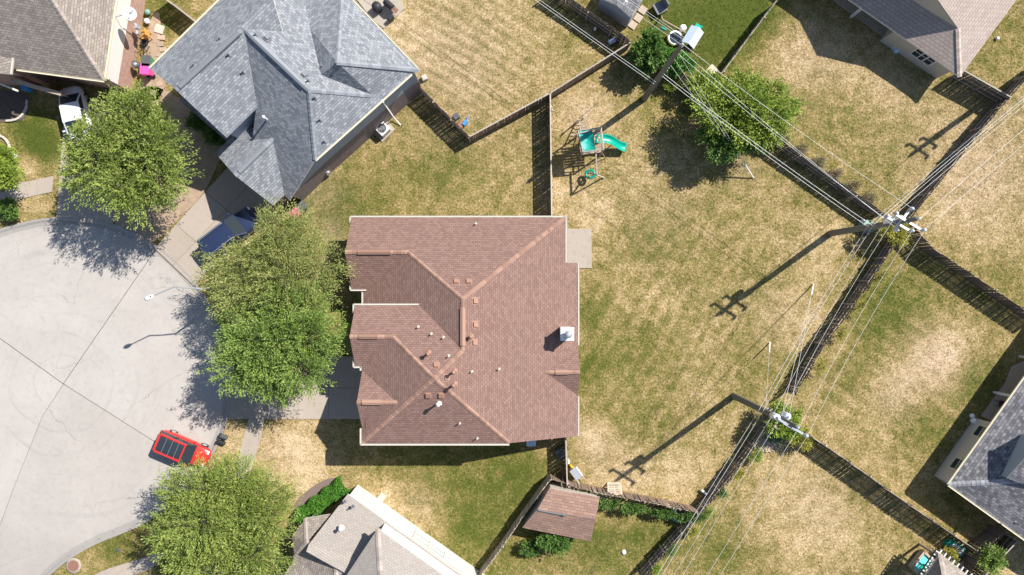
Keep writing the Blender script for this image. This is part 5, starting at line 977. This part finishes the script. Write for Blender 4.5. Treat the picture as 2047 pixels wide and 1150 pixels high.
# ------------------------------------------------------------------ play set with slide
def playset():
    T = thing('play_set', 'wooden swing set with green slide and tarp roof in the back yard', 'play set', P(1172, 285)); tb = lambda nm, pts_, r=.05, mt='timber', p=T: (lambda m: (m.tube(pts_, r, 6), m.build(nm, M[mt], p))[1])(MB())
    dk = 1.5; c = [P(1153, 268, dk), P(1198, 262, dk), P(1203, 305, dk), P(1162, 310, dk)]; tp = 2.7
    for q in c: m = MB(); m.bar((q.x, q.y, -.1), (q.x, q.y, tp), .1, .1); m.build('post', M['timber'], T)
    for i in range(8):
        a = c[0].lerp(c[3], (i+.5)/8); b = c[1].lerp(c[2], (i+.5)/8); m = MB(); m.bar(a, b, .17, .035); m.build('deck_board', M['timber'], T)
    for i in range(4):
        a, b = c[i], c[(i+1) % 4]; z = Vector((0, 0, tp-dk)); m = MB(); m.bar(a+z, b+z, .07, .1); m.build('top_rail', M['rail'], T); m = MB(); m.bar(a+z*.55, b+z*.55, .05, .08); m.build('guard_rail', M['rail'], T)
    # tarp sagging over the left half
    m = MB(); n = 8; g = [[None]*(n+1) for _ in range(n+1)]; q = [c[0], c[0].lerp(c[1], .6), c[3].lerp(c[2], .6), c[3]]
    for i in range(n+1):
        for j in range(n+1): u, v = i/n, j/n; pnt = (q[0].lerp(q[1], u)).lerp(q[3].lerp(q[2], u), v); g[i][j] = Vector((pnt.x, pnt.y, tp-.15*math.sin(math.pi*u)*math.sin(math.pi*v)*1.6+.1*mnoise.noise(pnt*2.7)))
    for i in range(n):
        for j in range(n): m.poly([g[i][j], g[i+1][j], g[i+1][j+1], g[i][j+1]], sm=False)
    o = m.build('tarp', M['tealtarp'], T)
    # slide: trough that waves down to the lawn
    a = P(1192, 279, dk+.05); e = P(1252, 292, .25); d_ = (e-a); d_.z = 0; sd = Vector((-d_.y, d_.x, 0)).normalized(); V_ = []; n = 16; prof = [(-.36, .2), (-.34, .22), (-.26, .03), (0, 0), (.26, .03), (.34, .22), (.36, .2)]
    for i in range(n+1):
        t = i/n; z = dk+.1-(dk-.2)*(t*.95+.06*math.sin(t*2*math.pi*1.5)); z = max(z, .22); pnt = a+d_*t+sd*(.18*math.sin(t*math.pi*1.6)*1.0)
        for y, zz in prof: V_.append((pnt.x+sd.x*y, pnt.y+sd.y*y, z+zz))
    m = MB(); k = len(prof); m.faces(V_, [(i*k+j, i*k+k+j, i*k+k+j+1, i*k+j+1) for i in range(n) for j in range(k-1)], 0, True); s_ = m.build('slide', M['teal'], T); so_ = s_.modifiers.new('thick', 'SOLIDIFY'); so_.thickness = .03
    for t in (.55, 1.0): pnt = a+d_*t; m = MB(); m.bar((pnt.x, pnt.y, 0), (pnt.x, pnt.y, dk+.1-(dk-.2)*t), .06, .06); m.build('slide_support', M['teal'], s_)
    # swing beam with end frame, tyre swing
    b0 = Vector((c[3].x*.35+c[2].x*.65, c[3].y*.35+c[2].y*.65, 2.3)); b1 = P(1193, 350, 2.3); m = MB(); m.bar(b0, b1, .1, .14); m.build('swing_beam', M['rail'], T)
    for px, py in ((1207, 355), (1176, 345)): g_ = P(px, py, 0); m = MB(); m.bar((g_.x, g_.y, -.1), b1, .09, .09); m.build('leg', M['rail'], T)
    tc = P(1180, 348, .8); bm = b0.lerp(b1, .72); tw = MB(); V2 = []; R_, r_ = .33, .11
    for i in range(18):
        for j in range(8): A = 2*math.pi*i/18; B = 2*math.pi*j/8; V2.append((tc.x+(R_+r_*math.cos(B))*math.cos(A), tc.y+(R_+r_*math.cos(B))*math.sin(A)*.95, .75+r_*math.sin(B)+.1*math.cos(A)))
    tw.faces(V2, [(i*8+j, ((i+1) % 18)*8+j, ((i+1) % 18)*8+(j+1) % 8, i*8+(j+1) % 8) for i in range(18) for j in range(8)], 0, True); ty = tw.build('tyre_swing', M['teal'], T)
    for A in (0, 2.1, 4.2): tb('chain', [(tc.x+R_*math.cos(A), tc.y+R_*math.sin(A), .8), bm], .012, 'metal', ty)
    # climbing ladder and loose poles at the upper end
    l0, l1 = P(1157, 240, .3), P(1160, 262, dk); l2, l3 = P(1168, 243, .3), P(1178, 264, dk); tb('ladder_rail', [l0, l1]); tb('ladder_rail', [l2, l3])
    for i in range(6): tb('rung', [l0.lerp(l1, (i+.5)/6), l2.lerp(l3, (i+.5)/6)], .035, 'rail')
    tb('long_pole', [P(1140, 271, 2.75), P(1199, 257, 2.8)], .05, 'rail'); p0 = P(1156, 240, 1.6); tb('long_pole', [P(1158, 236, 1.7), P(1198, 205, 2.2)], .035, 'timber'); tb('leg', [P(1156, 240, 1.7), P(1150, 246, 0)], .05, 'rail'); tb('leg', [P(1158, 236, 1.7), P(1168, 236, 0)], .05, 'rail'); tb('brace', [P(1203, 305, dk), P(1203, 305, 0)+Vector((.3, -.5, 0))], .04)
    return T
playset()
# ------------------------------------------------------------------ green yard at the top: toys
def topyard():
    c = P(1350, 75, .5); T = thing('paddling_tub', 'small round white rimmed tub with yellow edging under the pole top', 'tub', (c.x, c.y, 0)); m = MB(); m.lathe((c.x, c.y, 0), [(.5, 0), (.56, .25), (.6, .42), (.52, .45), (.46, .42)], 22); m.build('rim', M['pvc'], T); m = MB(); m.lathe((c.x, c.y, .38), [(.45, 0), (.45, .06)], 20); m.build('water', M['glass'], T); m = MB()
    m.tube([(c.x+.6*math.cos(i*.22+2.6), c.y+.6*math.sin(i*.22+2.6), .34) for i in range(20)], .06, 6)
    m.build('edging', M['yellow'], T)
    q = P(1384, 75, 1.1); u = Vector((.52, .85, 0)).normalized(); v = Vector((u.y, -u.x, 0)); T = thing('playhouse', 'pale blue roofed plastic playhouse with green slide', 'playhouse', (q.x, q.y, 0), math.atan2(u.y, u.x)); L_, W_ = 1.55, .95
    m = MB(); m.poly([(-L_/2, 0, 1.55), (L_/2, 0, 1.55), (L_/2, W_/2+.1, 1.2), (-L_/2, W_/2+.1, 1.2)]); m.poly([(-L_/2, 0, 1.55), (-L_/2, -W_/2-.1, 1.2), (L_/2, -W_/2-.1, 1.2), (L_/2, 0, 1.55)]); o = m.build('roof', M['paleblue'], T, True); o.modifiers.new('t', 'SOLIDIFY').thickness = .06
    for sx in (-1, 1):
        for sy in (-1, 1): m = MB(); m.box((sx*(L_/2-.1), sy*W_/2, .62), (.12, .12, 1.24)); m.build('post', M['paleblue'], T, True)
    m = MB(); m.box((0, W_/2, .4), (L_-.3, .08, .7)); m.box((0, -W_/2, .4), (L_-.3, .08, .7)); m.build('wall', M['maroon'], T, True, .02); m = MB(); V_ = [(L_/2-.1, -.25, .8), (L_/2-.1, .25, .8), (L_/2+.85, .25, .12), (L_/2+.85, -.25, .12)]; m.poly(V_[::-1]); m.bar(V_[0], V_[3], .06, .16); m.bar(V_[1], V_[2], .06, .16); m.build('slide', M['teal'], T, True)
    m = MB(); m.box((-L_/2-.3, 0, .3), (.6, .9, .5)); m.build('step_block', M['maroon'], T, True, .06); m = MB()
    for i in range(5): m.bar((-L_/2-.55+i*.14, -.42, .6), (-L_/2-.45+i*.12, .1, .95), .05, .05)
    m.build('rail', M['timber'], T, True)
    T = thing('swing_frame', 'low wooden swing frame with green seat in the green yard', 'swing', P(1330, 60)); pts_ = [P(1325, 40, 1.0), P(1372, 66, 1.0)]; f = lambda a, b, w_=.08: (lambda m: (m.bar(a, b, w_, w_), m.build('beam', M['timber'], T)))(MB()); f(*pts_); f(pts_[0], P(1300, 68, 0)); f(pts_[0], P(1322, 32, 0)); f(pts_[1], P(1374, 72, 0)); f(pts_[1], P(1383, 62, 0))
    s = P(1326, 58, .45); m = MB(); m.box((s.x, s.y, .45), (.5, .2, .05), -.5); st = m.build('seat', M['teal'], T); m = MB(); m.tube([(s.x-.2, s.y+.1, .45), P(1338, 47, 1.0)], .012, 4); m.tube([(s.x+.2, s.y-.1, .45), P(1346, 52, 1.0)], .012, 4); m.build('chain', M['metal'], st)
    c = P(1366, 55, .4); m = MB(); m.lathe((c.x, c.y, 0), [(.28, 0), (.3, .3), (.26, .42), (.1, .46)], 7); solo('toy_stool', 'small white faceted stool beside the playhouse', 'stool', m, M['pvc'])
    c = P(1322, 10, 1.0); T = thing('trampoline_seat', 'grey fabric garden chair at the top edge of the green yard', 'chair', (c.x, c.y, 0), .5); m = MB(); m.box((0, 0, .5), (.95, .95, .08)); m.build('seat', M['vent_grey'], T, True, .04); m = MB(); m.box((.45, .1, .9), (.12, .9, .8)); m.build('backrest', M['vent_grey'], T, True, .04)
    for sx in (-1, 1):
        for sy in (-1, 1): m = MB(); m.tube([(sx*.42, sy*.42, 0), (sx*.4, sy*.4, .5)], .03, 6); m.build('leg', M['dark'], T, True)
    for i, (px, py, lb) in enumerate(((1285, 20, 'tan stepping slab by the grey shed, farthest up'), (1276, 36, 'tan stepping slab by the grey shed, middle of three'), (1265, 50, 'tan stepping slab by the grey shed, nearest the bush'))): c = P(px, py, .05); m = MB(); m.box((c.x, c.y, .03), (.62, .62, .1), .95); solo('stepping_slab', lb, 'slab', m, M['tan'], 'slabs beside the grey shed', bevel=.02)
    c = P(1421, 147, .5); T = thing('wooden_platform', 'pale wooden box platform beside the spreading tree', 'platform', (c.x, c.y, 0), .78)
    for i in range(5): m = MB(); m.box((-.5+i*.25, 0, .5), (.235, .95, .04)); m.build('board', M['pallet'], T, True)
    for sx in (-1, 1):
        for sy in (-1, 1): m = MB(); m.box((sx*.5, sy*.4, .24), (.09, .09, .48)); m.build('leg', M['timber'], T, True)
    c = P(1224, 82, .25); m = MB(); m.box((c.x, c.y, .2), (.62, .42, .3), .45); solo('storage_tub', 'pale blue tub in the shade of the dark fence', 'tub', m, M['paleblue'], bevel=.05); c = P(1190, 57, .3); m = MB(); m.lathe((c.x, c.y, 0), [(.11, 0), (.11, .4), (.05, .48)], 10); solo('white_canister', 'small white canister in the shade of the dark fence', 'canister', m, M['pvc']); m = MB(); m.bar(P(1197, 55, .1), P(1213, 44, .35), .12, .05); solo('loose_board', 'grey board leaning in the shade of the dark fence', 'board', m, M['rail'])
topyard()
# ------------------------------------------------------------------ clutter
def clutter():
    def gbox(label, px, py, rz, sx, sy, h):
        c = P(px, py, h); T = thing('utility_box', label, 'utility box', (c.x, c.y, 0), rz); m = MB(); m.box((0, 0, .04), (sx+.2, sy+.2, .12)); m.build('pad', M['patio'], T, True); m = MB(); m.box((0, 0, h/2+.05), (sx, sy, h-.1)); b = m.build('cabinet', M['green_box'], T, True, .04); m = MB(); m.box((0, .03, h), (sx+.06, sy+.02, .08)); m.build('lid', M['green_box'], T, True, .03); m = MB(); m.box((0, -sy/2-.02, h*.5), (.06, .04, .16)); m.build('handle', M['metal'], b, True)
    gbox('green utility box in a gravel bed below the lower pole', 1546, 868, -.6, 1.1, .9, .85); gbox('green utility box in the shade of the upper pole', 1738, 452, -.55, .95, .7, .7); gbox('green utility box in the bottom fence corner', 1358, 1036, -.25, .85, .7, .7)
    m = MB(); c = P(1728, 441, .6); m.lathe((c.x, c.y, 0), [(.14, 0), (.14, .55), (.05, .65)], 10); solo('white_pedestal', 'white cable pedestal beside the upper pole', 'pedestal', m, M['pvc'])
    c = P(147, 1131); T = thing('manhole', 'rust brown manhole cover set in a pale concrete ring', 'manhole', (c.x, c.y, 0)); m = MB(); m.lathe((c.x, c.y, -.1), [(.62, 0), (.62, .125), (.5, .135)], 28); m.build('ring', M['walk'], T); m = MB(); m.lathe((c.x, c.y, 0), [(.46, 0), (.46, .05), (.44, .055)], 28); cv = m.build('cover', M['rust'], T); m = MB()
    for i in range(-3, 4): m.bar((c.x-.38, c.y+i*.1, .058), (c.x+.38, c.y+i*.1, .058), .03, .012)
    m.build('tread', M['rust'], cv)
    c = P(237, 1100); m = MB(); m.lathe((c.x, c.y, -.05), [(.17, 0), (.17, .08), (.14, .09)], 14); solo('meter_cover', 'small round blue grey cover in the grass strip', 'cover', m, M['lid'])
    c = P(1247, 1104); m = MB(); m.lathe((c.x, c.y, -.02), [(.2, 0), (.18, .1), (.08, .16)], 12); solo('drain_cap', 'small white round cap in the lower yard', 'cap', m, M['pvc']); c = P(1992, 78); m = MB(); m.lathe((c.x, c.y, 0), [(.12, 0), (.16, .12), (.1, .24)], 10); solo('ball', 'small white ball on grass right of the rose grey house', 'ball', m, M['pvc'])
    # pallet leaning on the vine fence
    T = thing('pallet', 'pale wooden pallet leaning on the vine covered fence', 'pallet', P(1228, 978)); a = P(1215, 966, .15); b = P(1240, 966, .15); a2 = P(1216, 988, 1.25); b2 = P(1243, 988, 1.25)
    for i in range(7): m = MB(); m.bar(a.lerp(a2, i/6), b.lerp(b2, i/6), .11, .025); m.build('slat', M['pallet'], T)
    for t in (0, .5, 1): m = MB(); m.bar(a.lerp(b, t)-Vector((0, .04, .03)), a2.lerp(b2, t)-Vector((0, .04, .03)), .1, .08); m.build('bearer', M['pallet'], T)
    for i in range(22):                                   # fallen fence boards
        t = i/21; a = P(1142+70*t, 967+13*t, .08); m = MB(); m.bar(a, a+Vector((.05, -.75+random.uniform(-.1, .1), .2)), .13, .025); lb = 'fallen brown board at the vine fence foot, '+ORD[i]+' from the barrow'; solo('loose_board', lb, 'board', m, M['timber'], 'fallen boards at the vine fence')
    c = P(1152, 947, .6); T = thing('wheelbarrow', 'grey wheelbarrow with wooden handles beside the short fence', 'wheelbarrow', (c.x, c.y, 0), 2.2); m = MB(); V_ = [(-.3, -.22, .35), (.3, -.22, .35), (.3, .22, .35), (-.3, .22, .35), (-.48, -.36, .68), (.5, -.36, .68), (.5, .36, .68), (-.48, .36, .68)]; m.faces(V_, [(0, 1, 2, 3), (0, 4, 5, 1), (1, 5, 6, 2), (2, 6, 7, 3), (3, 7, 4, 0), (7, 6, 5, 4)]); m.build('tray', M['metal'], T, True, .04)
    for s in (-1, 1): m = MB(); m.bar((.55, s*.12, .22), (-.95, s*.32, .5), .05, .05); m.build('handle', M['pallet'], T, True); m = MB(); m.bar((-.25, s*.25, .35), (-.32, s*.3, 0), .04, .04); m.build('leg', M['pallet'], T, True)
    m = MB(); m.tube([(.62, -.05, .2), (.62, .05, .2)], .2, 14); m.build('wheel', M['yellow'], T, True)
    m = MB(); c = P(1136, 920, .5); m.box((c.x, c.y, .9), (.12, .3, .25)); m.box((c.x, c.y, .45), (.05, .06, .9)); solo('tap_post', 'small white tap post beside the short fence', 'post', m, M['pvc'])
    m = MB(); c = P(1121, 908, .3); m.box((c.x, c.y, .2), (.7, 1.0, .3), .5); solo('tarped_pile', 'grey tarped pile in the shade of the short fence', 'pile', m, M['lid'], bevel=.12)
    m = MB(); a = P(1402, 980, .25); m.tube([a, a+Vector((.45, -.35, 0))], .11, 9); solo('white_pipe', 'short white pipe in the shade of the bottom fence', 'pipe', m, M['pvc']); m = MB(); a = P(1097, 209, .05); m.bar((a.x+.15, a.y, .04), (a.x+.35, a.y-.55, .04), .06, .04); m.bar((a.x+.2, a.y-.45, .05), (a.x+.5, a.y-.5, .05), .06, .04); solo('loose_stick', 'pale stick on the grass at the top of the vertical fence', 'stick', m, M['pallet'])
    # things by the fence corner of the grey house yard
    c = P(930, 246, .3); m = MB(); m.box((c.x, c.y, .25), (.5, .3, .4), .9); m.box((c.x+.12, c.y+.25, .2), (.12, .7, .1), -.3); solo('toy_heap', 'blue plastic toy in the fence corner', 'toy', m, M['blue'], bevel=.05); c = P(912, 233, .3); m = MB(); m.box((c.x, c.y, .22), (.5, .45, .42), .6); solo('crate', 'grey crate in the fence corner beside the blue toy', 'crate', m, M['lid'], bevel=.03); c = P(920, 250, .3); m = MB(); m.lathe((c.x, c.y, 0), [(.28, 0), (.33, .25), (.2, .34)], 12); solo('rust_drum', 'rusty low drum in the fence corner', 'drum', m, M['rust']); c = P(848, 155, .3); m = MB(); m.box((c.x, c.y, .18), (.42, .42, .32), .4); m.lathe((c.x, c.y, .34), [(.16, 0), (.16, .04)], 12); solo('planter', 'small pale planter at the right corner of the grey house', 'planter', m, M['stone'], bevel=.03)
    # grill and bench behind the grey house
    c = P(777, 8, .9); T = thing('grill', 'dark barbecue grill with red side shelf on the top patio', 'grill', (c.x, c.y, .06), -.75); m = MB(); m.box((0, 0, .6), (.95, .5, .35)); m.build('body', M['lid'], T, True, .04); m = MB(); m.tube([(-.42, 0, .8), (.42, 0, .8)], .24, 12); m.build('hood', M['dark'], T, True); m = MB(); m.box((.68, 0, .72), (.42, .45, .04)); m.build('side_shelf', M['rust'], T, True)
    for sx in (-1, 1):
        for sy in (-1, 1): m = MB(); m.box((sx*.42, sy*.2, .22), (.05, .05, .44)); m.build('leg', M['dark'], T, True)
    c = P(752, 12, .8); m = MB(); m.lathe((c.x, c.y, .06), [(.35, 0), (.4, .4), (.38, .75), (.1, .85)], 14); solo('covered_smoker', 'black covered barrel on the top patio', 'barrel', m, M['dark']); m = MB(); c = P(781, 35, .5); m.box((c.x, c.y, .35), (.5, .3, .55), .8); solo('dark_cabinet', 'small dark cabinet on the top patio', 'cabinet', m, M['dark'], bevel=.03)
    # side yard of the brick house
    c = P(291, 70, .5); T = thing('wooden_chair', 'orange wooden chair beside the brick wall', 'chair', (c.x, c.y, 0), .2); m = MB(); m.box((0, 0, .45), (.6, .55, .06)); m.build('seat', M['orange'], T, True); m = MB(); m.box((.28, 0, .8), (.06, .55, .6)); m.build('backrest', M['orange'], T, True)
    for sx in (-1, 1):
        m = MB(); m.box((0, sx*.3, .68), (.6, .08, .05)); m.build('armrest', M['orange'], T, True)
        for sy in (-1, 1): m = MB(); m.box((sx*.26, sy*.24, .22), (.06, .06, .44)); m.build('leg', M['orange'], T, True)
    c = P(287, 85, .3); m = MB(); m.lathe((c.x, c.y, 0), [(.22, 0), (.28, .3), (.24, .34), (.2, .2)], 12); solo('flower_pot', 'dark flower pot below the orange chair', 'pot', m, M['dark']); c = P(290, 97, .4); T = thing('metal_chair', 'black wire chair below the dark flower pot', 'chair', (c.x, c.y, 0), .1); m = MB(); m.tube([(.3*math.cos(t*math.pi/8), .3*math.sin(t*math.pi/8), .45) for t in range(17)], .025, 5)
    m.bar((-.28, 0, .45), (.28, 0, .45), .03, .03); m.bar((0, -.28, .45), (0, .28, .45), .03, .03); m.build('seat', M['black'], T, True); m = MB(); m.tube([(-.3, -.2, .45), (-.42, -.15, .9), (-.42, .15, .9), (-.3, .2, .45)], .025, 5); m.build('backrest', M['black'], T, True)
    for A in (.8, 2.3, 3.9, 5.4): m = MB(); m.tube([(.27*math.cos(A), .27*math.sin(A), .45), (.32*math.cos(A), .32*math.sin(A), 0)], .02, 5); m.build('leg', M['black'], T, True)
    c = P(270, 128, 1.0); T = thing('hose_reel', 'round grey hose reel on the brick wall', 'hose reel', (c.x, c.y, .7)); m = MB(); m.lathe((c.x, c.y, .9), [(.24, -.12), (.3, -.1), (.3, .1), (.24, .12)], 16); m.build('drum', M['lid'], T); m = MB(); m.lathe((c.x, c.y, 1.03), [(.14, 0), (.1, .04)], 12); m.bar((c.x-.3, c.y, .9), (c.x+.1, c.y, .9), .08, .06); m.build('hub', M['metal'], T)
    for i, (px, py) in enumerate(((294, 24), (293, 42))): c = P(px, py, .3); m = MB(); m.lathe((c.x, c.y, 0), [(.16, 0), (.24, .3), (.2, .34), (.1, .45)], 10); solo('flower_pot', ('pale round pot nearest the top of the brick wall', 'white pot with dark soil beside the brick wall')[i], 'pot', m, M[('green_box', 'pvc')[i]])
    m = MB(); c = P(318, 58, .06); m.box((c.x, c.y, .03), (.75, .7, .1), -.3); solo('stepping_slab', 'square pale slab in the side yard of the brick house', 'slab', m, M['stone'], bevel=.02)
    for i, (px, py) in enumerate(((322, 75), (320, 88), (325, 99), (318, 110), (322, 122), (316, 134), (308, 150), (318, 168), (305, 185))): c = P(px, py, .04); m = MB(); m.box((c.x, c.y, .02), (random.uniform(.4, .65), random.uniform(.3, .45), .07), random.uniform(-.3, .3)); solo('paver', 'reddish paver between brick and grey houses, '+ORD[i]+' from the pale slab', 'paver', m, M['timber'], 'pavers between the houses', bevel=.02)
    c = P(45, 172, .9); m = MB(); m.lathe((c.x, c.y, 0), [(.28, 0), (.32, .7), (.3, .75)], 12); solo('blue_barrel', 'blue topped barrel in the shade of the far left porch', 'barrel', m, M['blue'])
    # edging stones of the beds on the left
    for ring, lb, gp in (([(55, 205), (54, 215), (50, 224), (44, 232), (36, 238), (27, 241), (18, 242)], 'white edging stone round the dark soil bed', 'edging stones of the dark bed'), ([(2, 272), (10, 277), (16, 284), (20, 293), (21, 302)], 'white edging stone round the small tree at the left edge', 'edging stones by the small tree')):
        for i, (px, py) in enumerate(ring):
            q = ring[min(i+1, len(ring)-1)]; p0 = ring[max(i-1, 0)]; an = math.atan2(-(q[1]-p0[1]), q[0]-p0[0]); c = P(px, py); m = MB(); m.box((c.x, c.y, .07), (.4, .18, .16), an); solo('edging_stone', lb+', '+ORD[i]+(' from its top end'), 'stone', m, M['stone'], gp, bevel=.03)
    for i in range(13):
        t = i/12; px = 1503+83*t; py = 893+13*math.sin(math.pi*t)-24*t*t; c = P(px, py); m = MB(); m.box((c.x, c.y, .06), (.34, .16, .13), -.9+1.5*t+random.uniform(-.1, .1)); solo('edging_stone', 'tan edging stone round the gravel bed, '+ORD[i]+' from the left', 'stone', m, M['tan'], 'edging stones of the gravel bed', bevel=.03)
    c = P(29, 312, .8); T = thing('garden_flag', 'small white garden ornament beside the left tree', 'ornament', (c.x, c.y, 0)); m = MB(); m.tube([(c.x, c.y, 0), (c.x, c.y, .8)], .02, 5); m.build('stake', M['metal'], T); m = MB(); m.lathe((c.x, c.y, .7), [(.1, 0), (.22, .08), (.1, .16)], 8); m.build('head', M['pvc'], T)
    # splash pool and kayak at the bottom right
    T = thing('splash_pool', 'square turquoise splash pool with tan rim at bottom right', 'pool', P(1848, 1126)); ps = [xy(1847, 1103, .5), xy(1866, 1121, .5), xy(1842, 1152, .5), xy(1822, 1135, .5)]; m = MB()
    for i in range(4): a, b = ps[i], ps[(i+1) % 4]; m.bar((*a, .35), (*b, .35), .18, .5)
    m.build('rim', M['tan'], T); m = MB(); m.prism(ps, .1, .45); m.build('water', M['aqua'], T); m = MB(); c = P(1846, 1134, .5); m.box((c.x, c.y, .5), (.5, .4, .08), .7); m.build('float', M['teal'], T, bevel=.03)
    c = P(1914, 1097, .5); T = thing('toy_boat', 'green plastic sandbox boat with grey cover by the fence', 'toy boat', (c.x, c.y, 0), -.62); m = MB(); m.prism([(-.95, -.05), (-.6, .38), (.7, .4), (.8, 0), (.7, -.4), (-.6, -.38)], 0, .42); m.build('hull', M['teal'], T, True, .06); m = MB(); m.prism([(-.6, -.03), (-.35, .24), (.6, .28), (.6, -.26), (-.35, -.24)], .4, .5); m.build('cover', M['metal'], T, True, .03)
    c = P(1921, 1133, .4); T = thing('garden_table', 'low brown table in the shade beside the shelter', 'table', (c.x, c.y, 0), .6); m = MB(); m.box((0, 0, .45), (.8, .6, .06)); m.build('tabletop', M['timber'], T, True)
    for sx in (-1, 1):
        for sy in (-1, 1): m = MB(); m.box((sx*.34, sy*.24, .21), (.06, .06, .42)); m.build('leg', M['timber'], T, True)
    c = P(1936, 1118, .4); m = MB(); m.lathe((c.x, c.y, 0), [(.25, 0), (.33, .3), (.3, .42), (.1, .5)], 12); solo('dark_planter', 'dark round planter between shrub and table', 'planter', m, M['dark'])
clutter()
